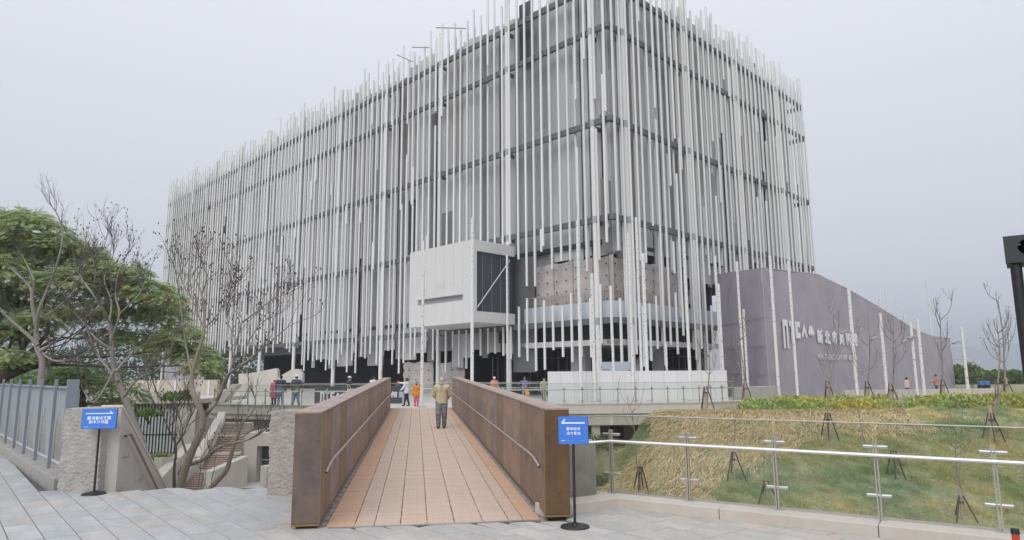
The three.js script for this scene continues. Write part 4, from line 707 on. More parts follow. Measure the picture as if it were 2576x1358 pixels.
// ---------- sunken court: stairs, walls, door block ----------
{
  const k = 0.42, off = [[1062, 566], [1093, 556], [1138, 532], [1183, 504], [1228, 456]].map(([v, u], i) => [v, u]);
  let prev = null; const L = [];
  for (const [v, u] of off) { let best = null; for (let dd = 36; dd > 20; dd -= 0.01) { const q = atDepth(u, v, dd), want = prev ? prev.y - k * (prev.d - dd) : atDepth(u, v, 36).y; if (!prev) { best = { d: 36, y: q.y, x: q.x }; break; } if (Math.abs(q.y - want) < 0.01) { best = { d: dd, y: q.y, x: q.x }; break; } } prev = best || prev; L.push(prev); }
  const t = thing('court_stair', 'long brick-treaded stair rising from the sunken court to the far plaza', 'stair');
  const tread = paint(256, 0.8, (u, v) => { const a = fb(u, v, 6, 4, 131); return mix([0.24, 0.145, 0.115], [0.36, 0.24, 0.195], a); }), tm = mapped(tread, 0.85), nose = M.concrete;
  for (let f = 0; f < 4; f++) {
    const a = L[f], b = L[f + 1], n = 8, w = 1.5, land = 0.35;
    for (let i = 0; i < n; i++) { const s0 = i / n, z = -lerp(a.d - land, b.d, (i + 0.5) / n), y = lerp(a.y, b.y, (i + 1) / n), x = lerp(a.x, b.x, (i + 0.5) / n) + w / 2, dz = (a.d - land - b.d) / n; obj('step', bx(w, 0.5, dz, x, y - 0.25 + 0.02, z), i % 1 ? nose : tm, t); obj('nosing', bx(w, 0.022, 0.05, x, y + 0.033, z + dz / 2 - 0.02), nose, t); }
    obj('landing', bx(w, 0.4, land, a.x + w / 2, a.y - 0.2, -(a.d - land / 2)), M.concrete, t);
  }
  // balustrade walls
  const bal = [], bal2 = [];
  for (let f = 0; f < 4; f++) { const a = L[f], b = L[f + 1]; const hgt = [0.55, 0.8, 0.75, 0.55][f]; bal.push(wallGeo([a.x - 0.2, a.y + hgt, -a.d], [b.x - 0.2, b.y + hgt - 0.12, -b.d - 0.02], -4, 0.36)); }
  for (const g of bal) obj('balustrade', g, M.concrete, t);
  const r0 = atDepth(616, 1146, 32), r1 = atDepth(523, 1186, 29.6); obj('balustrade', wallGeo([r0.x, r0.y, r0.z], [r1.x, r1.y, r1.z], -4.2, 0.36), M.concrete, t);
  const q0 = atDepth(475, 1116, 33), q1 = atDepth(395, 1200, 27); obj('balustrade', wallGeo([q0.x, q0.y, q0.z], [q1.x, q1.y, q1.z], -4.2, 0.4), M.concrete, t);
  const q2 = atDepth(440, 1150, 30), q3 = atDepth(398, 1150, 29); obj('balustrade', wallGeo([q2.x, q2.y, q2.z], [q3.x, q3.y, q3.z], -4.2, 0.4), M.concrete, t);
  for (const [u0, v0, u1, v1, d0, d1] of [[563, 1092, 546, 1130, 35, 33], [540, 1110, 505, 1160, 33, 31]]) obj('stair_rail', bar(atDepth(u0, v0, d0), atDepth(u1, v1, d1), 0.02), M.steel, t);
  // door block
  const D0 = 33, b0 = atDepth(615, 1089, D0), b1 = atDepth(642, 1213, D0), b2 = atDepth(700, 1122, D0), e = thing('door_block', 'small concrete block with a glazed door and grass roof under the far plaza', 'building');
  const y0 = b1.y, yT = b0.y, xl = b0.x, xm = b1.x, xr = b2.x + 1.2, yl = atDepth(660, 1122, D0).y;
  obj('wall', [bx(xm - xl, yT - y0, 3, (xl + xm) / 2, (yT + y0) / 2, -D0 - 1.5), bx(xr - xm, yT - yl, 3, (xr + xm) / 2, (yT + yl) / 2, -D0 - 1.505), bx(xr - xm, yl - y0, 0.2, (xr + xm) / 2, (yl + y0) / 2, -D0 - 1.2)], M.concrete, e);
  obj('roof_grass', bx(1.5, 0.12, 2, xm + 0.9, yT + 0.06, -D0 - 1.6), std([0.12, 0.19, 0.03], 0.95), e);
  const dr = obj('door', [bx(0.86, yl - y0 - 0.02, 0.04, xm + 0.47, (yl + y0) / 2, -D0 - 0.6)], M.darkGlass, e); obj('door_frame', [bx(0.05, yl - y0, 0.08, xm + 0.03, (yl + y0) / 2, -D0 - 0.57), bx(0.9, 0.05, 0.08, xm + 0.48, lerp(y0, yl, 0.58), -D0 - 0.565), bx(0.9, 0.4, 0.07, xm + 0.48, y0 + 0.2, -D0 - 0.57), bx(0.03, yl - y0, 0.08, xm + 0.62, (yl + y0) / 2, -D0 - 0.575)], M.steelDull, dr);
  struct('court_paving', [bx(7, 0.2, 5, -11.5, y0 - 0.1, -31.2)], M.concrete);
  const c0 = atDepth(640, 1222, 31), cs = thing('court_steps', 'two low brick steps before the glazed door in the sunken court', 'steps'); for (let i = 0; i < 2; i++) obj('step', bx(3, 0.14, 0.4, c0.x + 1.0, y0 - 0.08 - i * 0.14, -30.1 + i * 0.35), tm, cs);
  const p0 = atDepth(664, 1160, 26), ws = tag(obj('court_parapet', wallGeo([p0.x, atDepth(664, 1172, 26).y, -26], [p0.x + 1.6, atDepth(684, 1155, 28).y, -28.2], -4.2, 0.4), M.concrete), 'short pale concrete parapet rising beside the narrow rough pillar', 'parapet');
}
// ---------- terrace building on the left ----------
{
  const t = thing('terrace_building', 'low concrete terrace building with a glazed front below the parapet behind the bare trees', 'building'), Z = 44;
  const x0 = atDepth(235, 1000, Z).x, x1 = atDepth(500, 1000, Z).x, yt = atDepth(420, 985, Z).y, yp = atDepth(420, 1014, Z).y;
  obj('parapet', [bx(x1 - x0, yt - yp, 0.4, (x0 + x1) / 2, (yt + yp) / 2, -Z), bx(x1 - x0, 0.3, 8, (x0 + x1) / 2, yp + 0.1, -Z - 4.2)], M.concrete, t);
  obj('wall', [bx(2.6, yp + 4, 0.5, x0 + 1.3, (yp - 4) / 2, -Z - 0.3), bx(1.3, yp + 4, 0.5, x1 - 0.65, (yp - 4) / 2, -Z - 0.3)], M.concrete, t);
  const gx0 = x0 + 2.6, gx1 = x1 - 1.3; obj('back_wall', bx(gx1 - gx0, 5, 0.2, (gx0 + gx1) / 2, -2, -Z - 4), M.concreteDark, t);
  for (let i = 0; i < 7; i++) obj('window_pane', bx((gx1 - gx0) / 7 - 0.06, yp + 3.6, 0.03, gx0 + (i + 0.5) * (gx1 - gx0) / 7, (yp - 3.6) / 2, -Z - 0.35), new THREE.MeshPhysicalMaterial({ color: 0xd0dade, roughness: 0.08, metalness: 0.0 }), t);
  for (let i = 0; i <= 14; i++) obj('mullion', bx(0.032, yp + 3.6, 0.1, gx0 + i * (gx1 - gx0) / 14, (yp - 3.6) / 2, -Z - 0.3), M.black, t);
  obj('transom', bx(gx1 - gx0, 0.05, 0.08, (gx0 + gx1) / 2, -1.6, -Z - 0.31), M.black, t);
  const w = thing('terrace_wall', 'long plain cream concrete wall on the upper terrace left of the museum', 'wall'); const a = atDepth(300, 990, 54), b = atDepth(548, 990, 52), tp = atDepth(460, 957, 53).y;
  obj('wall', wallGeo([a.x, tp, a.z], [b.x, tp + 0.05, b.z], 0.2, 0.3), mapped(concreteTex, 0.9, { color: 0xfffaf2 }), w);
  for (let i = 0; i < 6; i++) { const p = a.clone().lerp(b, (i + 0.5) / 6); obj('pilaster', bx(0.16, tp - 0.1, 0.06, p.x, tp / 2 + 0.1, p.z + 0.2), M.white, w); }
  // raked wedge walls of the entrance court
  const wedge = (pts, d, th, label) => { const P = pts.map(([u, v]) => atDepth(u, v, d)), sh = new THREE.Shape(P.map((p) => new THREE.Vector2(p.x, p.y))), g = new THREE.ExtrudeGeometry(sh, { depth: th, bevelEnabled: false }); g.translate(0, 0, -d - th); tag(obj('raked_wall', metric(plain(g)), M.concrete), label, 'wall'); };
  wedge([[600, 992], [600, 940], [622, 940], [694, 926], [698, 932], [698, 992]], 58, 0.6, 'low raked concrete wall under the facade, left of the two people');
  wedge([[700, 962], [700, 948], [735, 928], [752, 928], [760, 940], [760, 962]], 55, 0.6, 'smaller raked concrete wall right behind the onlookers');
  wedge([[545, 1010], [545, 1000], [585, 966], [598, 966], [560, 1012]], 43, 0.8, 'slanting concrete stair flank at the left end of the far plaza');
}

// ---------- trees and plants ----------
const barkTex = paint(256, 0.8, (u, v) => { const a = fb(u, v, 6, 5, 141, 3), b = fb(u, v, 30, 3, 142, 6); return mix([0.11, 0.10, 0.088], [0.30, 0.275, 0.245], clamp(0.7 * a + 0.5 * b - 0.1)); });
M.bark = mapped(barkTex, 0.95); M.barkDark = std([0.085, 0.07, 0.06], 0.95); M.twig = std([0.115, 0.095, 0.085], 0.95); M.twigBrown = std([0.12, 0.085, 0.068], 0.95);
function onLand(u, v) { const d = sight(u, v); let t = 8; for (; t < 90; t += 0.02) { const p = V(0, EYE, 0).addScaledVector(d, t); if (p.y < landY(p.x, p.z)) return p; } return V(0, EYE, 0).addScaledVector(d, 90); }
// twigs that fork and thin out
function twigs(out, p, dir, len, r, lvl, up = 0.25, ends = null) {
  const n = 4, pts = [p.clone()], d = dir.clone().normalize(); let q = p.clone();
  for (let i = 0; i < n; i++) { d.add(V(rr(-0.28, 0.28), rr(-0.2, 0.28) + up * 0.3, rr(-0.28, 0.28))).normalize(); q = q.clone().addScaledVector(d, len / n); pts.push(q); }
  out.push(limb(pts, r, r * 0.55, lvl > 1 ? 5 : 4));
  if (lvl <= 0) { if (ends) ends.push(q); return; }
  const k = lvl > 1 ? 3 : 2 + (rnd() < 0.5 ? 1 : 0);
  for (let i = 0; i < k; i++) { const at = pts[i === 0 ? n : 1 + Math.floor(rnd() * n)], nd = d.clone().add(V(rr(-1, 1), rr(-0.35, 0.8), rr(-1, 1)).multiplyScalar(0.8)); twigs(out, at, nd, len * rr(0.5, 0.78), r * 0.6, lvl - 1, up, ends); }
}
function strokes3(list, depth, wob = 0.5) {   // [points, width px at start, at end] -> limb paths in space
  const k = depth / FOC;
  return list.map(([pts, w0, w1], i) => { let z = depth + (i ? rr(-wob, wob) * 0.3 : 0), P = pts.map(([u, v], j) => { if (j) z += rr(-wob, wob) * (i ? 1 : 0.2); return atDepth(u, v, z); }); return { pts: bend(P), r0: w0 * k * 0.36, r1: w1 * k * 0.37 }; });
}
function bareTree(label, depth, list, o) {
  const t = thing('bare_tree', label, 'tree'), paths = strokes3(list, depth, o.wob || 0.5);
  obj('trunk', limb(paths[0].pts, paths[0].r0, paths[0].r1, 10), o.bark || M.bark, t);
  for (const p of paths.slice(1)) obj('branch', limb(p.pts, p.r0, p.r1, 7), o.bark || M.bark, t);
  const tw = [], ends = [];
  paths.forEach((p, i) => { const n = Math.round((o.n || 7) * (i ? 1 : 0.4)); for (let j = 0; j < n; j++) { const f = i ? rr(0.3, 1) : rr(0.75, 1), a = p.pts[Math.min(p.pts.length - 2, Math.floor(f * (p.pts.length - 1)))], b = p.pts[Math.min(p.pts.length - 1, Math.floor(f * (p.pts.length - 1)) + 1)]; const d = b.clone().sub(a).normalize().add(V(rr(-0.9, 0.9), rr(-0.2, 0.9), rr(-0.9, 0.9))); twigs(tw, a, d, (o.len || 1) * rr(0.5, 1.1), Math.max(0.008, o.tr || 0.014), o.lvl === undefined ? 2 : o.lvl, 0.25, ends); } const e = p.pts[p.pts.length - 1], e0 = p.pts[p.pts.length - 2]; if (i) for (let j = 0; j < 2; j++) twigs(tw, e, e.clone().sub(e0).normalize().add(V(rr(-0.4, 0.4), rr(-0.1, 0.5), rr(-0.4, 0.4))), (o.len || 1), Math.max(0.008, p.r1 * 0.8), 2, 0.25, ends); });
  stuffPart('twigs', tw, o.twig || M.twig, t);
  if (o.pods) { const g = new THREE.SphereGeometry(1, 5, 4); g.scale(0.016, 0.03, 0.016); const im = new THREE.InstancedMesh(g, M.twigBrown, Math.min(ends.length, 500)), m4 = new THREE.Matrix4(); for (let i = 0; i < im.count; i++) { const e = ends[Math.floor(rnd() * ends.length)]; m4.makeTranslation(e.x + rr(-0.08, 0.08), e.y + rr(-0.08, 0.08), e.z); im.setMatrixAt(i, m4); } im.name = 'dry_buds'; im.userData.kind = 'stuff'; t.add(im); }
  return t;
}
// feathery compound leaf
function frondGeo(L, n, w) {
  const pos = []; const tri = (a, b, c) => pos.push(...a, ...b, ...c);
  for (let i = 0; i < n; i++) { const x = L * (0.12 + 0.88 * i / n), y = -0.22 * L * Math.pow(x / L, 2), s = w * Math.sin(Math.PI * (0.15 + 0.8 * i / n)), h = L / n * 0.62; for (const k of [-1, 1]) { const a = [x, y, 0], b = [x + h, y - 0.01, 0], c = [x + h * 1.3, y - 0.12 * s, k * s], d = [x + h * 0.5, y - 0.12 * s, k * s]; tri(a, b, c); tri(a, c, d); } }
  tri([0, 0, -0.004], [L, -0.22 * L, 0], [0, 0, 0.004]);
  const g = new THREE.BufferGeometry(); g.setAttribute('position', new THREE.Float32BufferAttribute(pos, 3)); g.computeVertexNormals(); return g;
}
const leafMat = (c, tr = 0.35) => { const m = new THREE.MeshPhysicalMaterial({ roughness: 0.85, side: THREE.DoubleSide, transmission: tr, thickness: 0, specularIntensity: 0.3 }); m.color.setRGB(c[0], c[1], c[2]); return m; };
function foliage(name, parent, geo, mat, places, tint) {
  const im = new THREE.InstancedMesh(geo, mat, places.length), m4 = new THREE.Matrix4(), q = new THREE.Quaternion(), e = new THREE.Euler(0, 0, 0, 'YXZ'), c = new THREE.Color();
  places.forEach((p, i) => { e.set(p[4], p[3], p[5]); q.setFromEuler(e); m4.compose(V(p[0], p[1], p[2]), q, V(p[6], p[6], p[6])); im.setMatrixAt(i, m4); const t = tint(p); c.setRGB(t[0], t[1], t[2]); im.setColorAt(i, c); });
  im.name = parent ? name : numbered(name); im.userData.kind = 'stuff'; im.castShadow = im.receiveShadow = true; (parent || scene).add(im); return im;
}
function leafyTree(label, depth, trunkPts, clumps, o) {
  const t = thing('leafy_tree', label, 'tree'), k = depth / FOC, tp = trunkPts.map(([u, v]) => atDepth(u, v, depth));
  obj('trunk', limb(bend(tp), o.r, o.r * 0.7, 12), M.barkDark, t);
  const top = tp[tp.length - 1], places = [], br = [], tw = [];
  for (const [u, v, rx, ry, dz = 0] of clumps) {
    const z = depth + dz + rr(-o.dz, o.dz), c = atDepth(u, v, z), RX = rx * z / FOC, RY = ry * z / FOC * 1.2, mid = top.clone().lerp(c, 0.5).add(V(0, rr(-0.5, 0.1), rr(-0.4, 0.4)));
    if (rnd() < 0.6) br.push([bend([tp[Math.max(0, tp.length - 1 - Math.floor(rnd() * 2))], top.clone().lerp(c, 0.25).add(V(rr(-0.3, 0.3), rr(-0.3, 0.5), rr(-0.6, 0.6))), mid, c.clone().add(V(0, -RY * 0.6, 0))], 5), rr(0.035, 0.075)]);
    for (let i = 0; i < 5; i++) twigs(tw, c.clone().add(V(rr(-0.3, 0.3), -RY * 0.6, rr(-0.3, 0.3))), V(rr(-1, 1), rr(0, 0.5), rr(-1, 1)), RX * 0.9, 0.016, 1, 0.1);
    const n = Math.round(rx * ry * o.den);
    for (let i = 0; i < n; i++) { // mostly on the upper shell of a flattened clump
      const a = rr(0, Math.PI * 2), s = Math.sqrt(rnd()), hgt = Math.sqrt(Math.max(0, 1 - s * s)), shell = rnd() < 0.55 ? rr(0.7, 1.15) : rr(-0.4, 0.8);
      const x = Math.cos(a) * s * RX * rr(0.85, 1.12), zz = Math.sin(a) * s * RX, y = hgt * RY * shell - 0.25 * RY;
      places.push([c.x + x, c.y + y, c.z + zz, -a + rr(-0.8, 0.8), rr(-0.4, 0.4), rr(-0.35, 0.35) - 0.15 * s, rr(0.7, 1.25), 0]);
    }
  }
  for (const [p, r] of br) obj('limb', limb(p, r, r * 0.35, 7), M.barkDark, t);
  stuffPart('twigs', tw, M.barkDark, t);
  foliage('crown', t, o.geo, o.mat, places, () => { const a = rr(0.72, 1.2), y = rr(0.85, 1.25); return [a * y, a, a * rr(0.7, 1.1)]; });
  return t;
}
{
  const frond = frondGeo(0.46, 11, 0.10), green = leafMat([0.40, 0.50, 0.25], 0.5);
  leafyTree('big spreading green tree with feathery leaves behind the metal fence', 29, [[-60, 1060], [-40, 990], [5, 950], [60, 925]],
    [[90, 585, 80, 45], [30, 610, 70, 45], [150, 618, 60, 30], [205, 650, 60, 35], [120, 655, 90, 40], [10, 690, 90, 50], [245, 690, 70, 35], [300, 735, 60, 35], [180, 715, 90, 40], [60, 750, 80, 35], [-50, 640, 90, 60], [-60, 760, 90, 60], [315, 690, 55, 32], [372, 735, 52, 38], [330, 790, 70, 35], [412, 795, 50, 38], [452, 850, 48, 38], [490, 895, 48, 33], [415, 880, 55, 28], [240, 780, 80, 30], [130, 800, 80, 28], [40, 830, 80, 35], [345, 850, 60, 25], [508, 925, 36, 22], [20, 900, 60, 25], [-40, 850, 90, 50], [270, 845, 50, 22], [25, 548, 40, 22], [66, 545, 44, 18], [420, 755, 40, 20]],
    { r: 0.32, dz: 1.3, den: 0.21, geo: frond, mat: green });
  leafyTree('dark green tree low behind the bare trunks beyond the metal fence', 37, [[210, 1040], [205, 985], [215, 950]], [[180, 955, 70, 24], [240, 960, 60, 24], [110, 965, 60, 22], [40, 965, 70, 28], [300, 975, 50, 20], [225, 925, 60, 20], [150, 930, 50, 20], [10, 930, 60, 25], [280, 1010, 40, 16], [220, 1005, 60, 20], [330, 1000, 40, 20]], { r: 0.2, dz: 1, den: 0.16, geo: frond, mat: leafMat([0.22, 0.33, 0.13], 0.45) });
  // bare trees
  bareTree('grey bare tree, leftmost, its forked trunk rising behind the metal fence', 24, [
    [[[96, 1040], [100, 980], [106, 905], [92, 872], [91, 825], [80, 751], [86, 706]], 26, 9],
    [[[95, 985], [120, 930], [128, 900], [150, 878]], 14, 5],
    [[[95, 868], [77, 849], [18, 798], [-10, 765]], 15, 7], [[[82, 760], [77, 727], [30, 677], [0, 650], [-30, 610]], 9, 4], [[[92, 835], [98, 780], [118, 730], [148, 647], [157, 582], [142, 535], [133, 523]], 11, 2.5], [[[112, 740], [166, 705], [213, 660], [255, 632], [270, 590]], 7, 2], [[[86, 706], [60, 650], [35, 610]], 6, 2], [[[100, 885], [150, 850], [210, 800], [262, 770]], 9, 3], [[[92, 872], [130, 905], [190, 900], [240, 870]], 8, 3], [[[90, 800], [120, 790], [180, 740], [210, 690]], 6, 2]], { n: 10, len: 0.8, tr: 0.011, wob: 0.7 });
  bareTree('grey bare tree whose curved trunk rises behind the blue sign', 19.5, [
    [[[360, 1130], [350, 1095], [319, 1015], [297, 958], [286, 925], [282, 872], [275, 810]], 27, 11],
    [[[275, 810], [255, 775], [231, 736], [200, 690], [185, 640]], 9, 3], [[[280, 855], [300, 790], [290, 740], [300, 680], [320, 640]], 9, 2.5], [[[297, 958], [262, 915], [235, 872], [220, 830]], 11, 4], [[[290, 935], [330, 890], [370, 860], [400, 800]], 9, 3], [[[283, 880], [240, 850], [200, 800], [170, 770]], 7, 2.5], [[[310, 1000], [350, 950], [395, 930], [430, 880]], 8, 3], [[[275, 810], [280, 760], [262, 700], [285, 640], [280, 600]], 7, 2], [[[300, 790], [350, 740], [365, 700]], 6, 2], [[[231, 736], [240, 690], [232, 640]], 5, 2], [[[288, 930], [240, 1010], [212, 985], [200, 950]], 8, 4]], { n: 11, len: 0.65, tr: 0.009, wob: 0.6, pods: true });
  bareTree('tall bare tree with a thick forked trunk before the court stair', 16.5, [
    [[[447, 1250], [455, 1215], [469, 1170], [484, 1133], [510, 1054], [491, 1002], [482, 972], [485, 931], [505, 865], [514, 825], [508, 742], [492, 703]], 30, 4.5],
    [[[469, 1171], [510, 1156], [551, 1124], [591, 1114], [626, 1105]], 15, 6], [[[510, 1050], [529, 1028], [548, 1002], [573, 943], [610, 916], [660, 876], [724, 822]], 18, 3], [[[469, 1160], [468, 1140], [452, 1090], [440, 1060], [400, 1000], [385, 960]], 9, 4], [[[520, 1038], [563, 972], [579, 931], [595, 857], [608, 809], [595, 768]], 10, 2.5], [[[485, 960], [470, 880], [457, 793], [444, 697], [437, 665]], 8, 2], [[[514, 825], [540, 800], [575, 740], [590, 690]], 7, 2], [[[508, 742], [520, 690], [500, 640]], 5, 1.5], [[[514, 830], [490, 770], [470, 720], [465, 670]], 5, 1.5], [[[608, 812], [650, 780], [690, 750], [720, 740]], 6, 1.8], [[[595, 858], [570, 800], [575, 750]], 5, 1.6], [[[610, 916], [625, 860], [660, 810], [700, 790]], 6, 1.8], [[[452, 1092], [480, 1040], [470, 1000]], 6, 2]], { n: 7, len: 0.55, tr: 0.007, wob: 0.45, pods: true, bark: mapped(barkTex, 0.95, { color: 0xfffaf0 }) });
  bareTree('leaning bare trunk with sawn stub crossing before the court stair', 17.2, [
    [[[512, 1250], [540, 1216], [570, 1181], [579, 1150], [590, 1115], [612, 1058]], 20, 10], [[[612, 1060], [634, 1035], [642, 1012], [640, 1000]], 8, 3], [[[600, 1095], [640, 1078], [672, 1040]], 4.5, 1.5], [[[590, 1110], [640, 1080], [660, 1072]], 4, 1.4], [[[600, 1088], [592, 1050], [600, 1020]], 4, 1.4]], { n: 2, len: 0.45, tr: 0.005, lvl: 1, wob: 0.1, bark: mapped(barkTex, 0.95, { color: 0xfffaf0 }) });
  bareTree('slender dark bare sapling growing at the top of the garden steps', 15.8, [[[[438, 1228], [438, 1180], [442, 1120], [424, 1080], [405, 1035]], 11, 4], [[[442, 1120], [457, 1100]], 8, 6], [[[424, 1080], [440, 1050], [465, 1010]], 5, 2], [[[405, 1035], [380, 1000], [372, 960]], 4, 1.5]], { n: 4, len: 0.6, tr: 0.006, lvl: 1, bark: M.barkDark });
  // slender shoots and shrubs in the court
  const sh = thing('court_shrub', 'thin leafless shoots standing before the lower flight of the court stair', 'shrub'); const st = []; for (const [u, v, u2, v2] of [[498, 1228, 488, 1150], [505, 1228, 510, 1130], [512, 1228, 520, 1160], [530, 1228, 545, 1140], [520, 1228, 505, 1170]]) twigs(st, atDepth(u, v, 15.5), atDepth(u2, v2, 15.6).sub(atDepth(u, v, 15.5)), 0.85, 0.008, 1, 0.4); obj('stems', st, M.twigBrown, sh); sh.children[0].userData.kind = 'stuff';
  const leafG = (() => { const g = new THREE.BufferGeometry(); g.setAttribute('position', new THREE.Float32BufferAttribute([0, 0, 0, 0.03, 0.045, 0.008, 0, 0.1, 0, 0, 0, 0, 0, 0.1, 0, -0.03, 0.045, 0.008], 3)); g.computeVertexNormals(); return g; })();
  const bush = (name, label, cx, cy, cz, rx, ry, rz, n, col, cat = 'shrub') => { const t = thing(name, label, cat), pl = []; for (let i = 0; i < n; i++) { const a = rr(0, 6.283), s = Math.sqrt(rnd()), y = rnd() * Math.sqrt(1 - s * s * 0.9); pl.push([cx + Math.cos(a) * s * rx, cy + y * ry, cz + Math.sin(a) * s * rz, rr(0, 6.28), rr(-0.9, 0.9), rr(-0.9, 0.9), rr(0.8, 1.7)]); } foliage('foliage', t, leafG, leafMat(col), pl, () => { const k = rr(0.7, 1.3); return [k * rr(0.9, 1.2), k, k]; }); const sm = []; for (let i = 0; i < 8; i++) sm.push(bar(V(cx, cy - 0.2, cz), V(cx + rr(-0.6, 0.6) * rx, cy + ry * 0.6, cz + rr(-0.6, 0.6) * rz), 0.012, 5)); stuffPart('stems', sm, M.twigBrown, t); return t; };
  { const p = atDepth(395, 1150, 30); bush('green_shrub', 'green shrub beside the slanting court wall below the glazed terrace front', p.x, p.y - 0.9, p.z, 1.0, 1.0, 1.0, 1500, [0.12, 0.17, 0.05]); }
  for (const [u, v, d, s, l] of [[445, 1010, 19, 0.42, 'small tuft of green leaves hanging among the bare branches, upper one'], [375, 1050, 20, 0.36, 'small tuft of green leaves on the bare branches over the terrace glass']]) { const p = atDepth(u, v, d); bush('leaf_tuft', l, p.x, p.y, p.z, s, s * 0.6, s, 220, [0.13, 0.20, 0.05], 'leaves'); }
  // shrubs at the foot of the right slope, left of the straw
  const g0 = onLand(1480, 1215); bush('green_shrub', 'dark green ground shrubs below the deck, left of the straw slope', g0.x - 0.3, landY(g0.x, g0.z) - 0.1, g0.z - 0.5, 1.6, 0.7, 2.2, 2600, [0.10, 0.15, 0.045]);
  const g1 = onLand(1500, 1130); bush('green_shrub', 'brownish green shrubs in the shade under the far plaza deck', g1.x - 0.6, landY(g1.x, g1.z) - 0.1, g1.z - 1.5, 2.2, 0.7, 2.5, 2600, [0.10, 0.125, 0.05]);

  // hedge along the top of the slope: one mass of small yellow-green leaves
  const hp = []; const hx0 = 10.6, hx1 = 33;
  for (let i = 0; i < 24000; i++) { const x = rr(hx0, hx1), z = -rr(31.9, 36.5), m = 0.22 + 0.46 * pn(x * 0.8 + 30, z * 0.8 + 90, 512, 512, 151), edge = Math.min(1, (-31.9 - z) / 0.4), y = landY(x, z) + rnd() * m * (0.35 + 0.65 * edge); if (pn(x * 0.45 + 7, z * 0.45 + 60, 512, 512, 152) < 0.2) continue; hp.push([x, y, z, rr(0, 6.28), rr(-1, 1), rr(-1, 1), rr(1.3, 2.6)]); }
  const hedge = foliage('hedge', null, leafG, leafMat([0.52, 0.52, 0.15], 0.35), hp, (p) => { const k = rr(0.6, 1.25), w = pn(p[0] * 0.5 + 3, p[2] * 0.5 + 80, 512, 512, 153); return [k * lerp(0.7, 1.2, w), k * lerp(0.95, 1.0, w), k * lerp(1.3, 0.8, w)]; });
  tag(hedge, 'low yellow-green hedge along the top of the grassy slope', 'hedge');
  // grass and straw on the slope
  const SB = [[2075, 1060], [2059, 1087], [2011, 1128], [1905, 1165], [1820, 1207], [1796, 1240], [1770, 1300]].map(([u, v]) => onLand(u, v));
  const strawEdge = (z) => { if (z < SB[0].z) return SB[0].x + 4; for (let i = 1; i < SB.length; i++) if (z <= SB[i].z) return lerp(SB[i - 1].x, SB[i].x, (z - SB[i - 1].z) / (SB[i].z - SB[i - 1].z)); return SB[SB.length - 1].x - (z - SB[SB.length - 1].z) * 0.1; };
  const isStraw = (x, z) => { const w = 0.9 * (pn(x * 1.1 + 20, z * 1.1 + 60, 512, 512, 161) - 0.5); return x < strawEdge(z) + w || (z < -30.0 + 0.6 * w && x < 17.5 + 2 * w) || (x < 21 && z > -30.4 && z < -29.0 + w && pn(x * 0.4 + 9, z + 80, 512, 512, 165) > 0.45); };
  const tuft = (() => { const pos = []; for (let i = 0; i < 7; i++) { const a = i * 0.9, c = Math.cos(a), s = Math.sin(a), h = 0.07 + 0.06 * ((i * 37) % 10) / 10, l = 0.05, w = 0.007; const ox = c * 0.025, oz = s * 0.025; pos.push(ox - s * w, 0, oz + c * w, ox + s * w, 0, oz - c * w, ox + c * l, h, oz + s * l); } const g = new THREE.BufferGeometry(); g.setAttribute('position', new THREE.Float32BufferAttribute(pos, 3)); g.computeVertexNormals(); return g; })();
  const gp = [], sp = [];
  for (let i = 0; i < 170000; i++) { const x = rr(-3, 24), z = -rr(12.5, 33), e = rimX(z); if (x < e - 2.5) continue; const q = sightOf(V(x, -1, z)); if (q[0] < 1380 || q[0] > 2680) continue; const st = isStraw(x, z) && x > e - 0.4; const bare = pn(x * 0.9 + 11, z * 0.9 + 70, 512, 512, 163); if (!st && bare < 0.3 && rnd() < 0.6) continue; if (st && rnd() < 0.62 && bare < 0.66) continue; gp.push([x, landY(x, z) - 0.01, z, rr(0, 6.28), rr(-0.2, 0.2), rr(-0.2, 0.2), (st ? rr(0.5, 1.1) : rr(0.6, 1.3) * lerp(0.6, 2.3, Math.pow(pn(x * 2.1 + 13, z * 2.1 + 66, 512, 512, 168), 2.2)))]); }
  const grass = foliage('grass', null, tuft, leafMat([0.55, 0.58, 0.33], 0.4), gp, (p) => { const w = clamp(1.6 * pn(p[0] * 0.55 + 5, p[2] * 0.55 + 55, 512, 512, 164) - 0.3), d = rnd() < 0.06 + 0.36 * clamp(2.2 * pn(p[0] * 0.9 + 15, p[2] * 1.3 + 55, 512, 512, 169) - 1.1); const k = rr(0.75, 1.25) * lerp(0.8, 1.1, w); return d ? [k * 1.55, k * 1.1, k * 1.2] : [k * lerp(0.78, 1.1, w), k, k * 0.9]; });
  tag(grass, 'short green grass growing over the slope behind the glass balustrade', 'grass');
  const blade = (() => { const L = 0.46, w = 0.007, pos = []; let p = [0, 0.02, 0]; const pts = [[0, 0.0, 0], [0.3 * L, 0.035, 0.01], [0.65 * L, 0.03, -0.006], [L, 0.004, 0.02]]; for (let i = 0; i < 3; i++) { const a = pts[i], b = pts[i + 1]; pos.push(a[0], a[1], a[2] - w, b[0], b[1], b[2] - w, b[0], b[1], b[2] + w, a[0], a[1], a[2] - w, b[0], b[1], b[2] + w, a[0], a[1], a[2] + w); } const g = new THREE.BufferGeometry(); g.setAttribute('position', new THREE.Float32BufferAttribute(pos, 3)); g.computeVertexNormals(); return g; })();
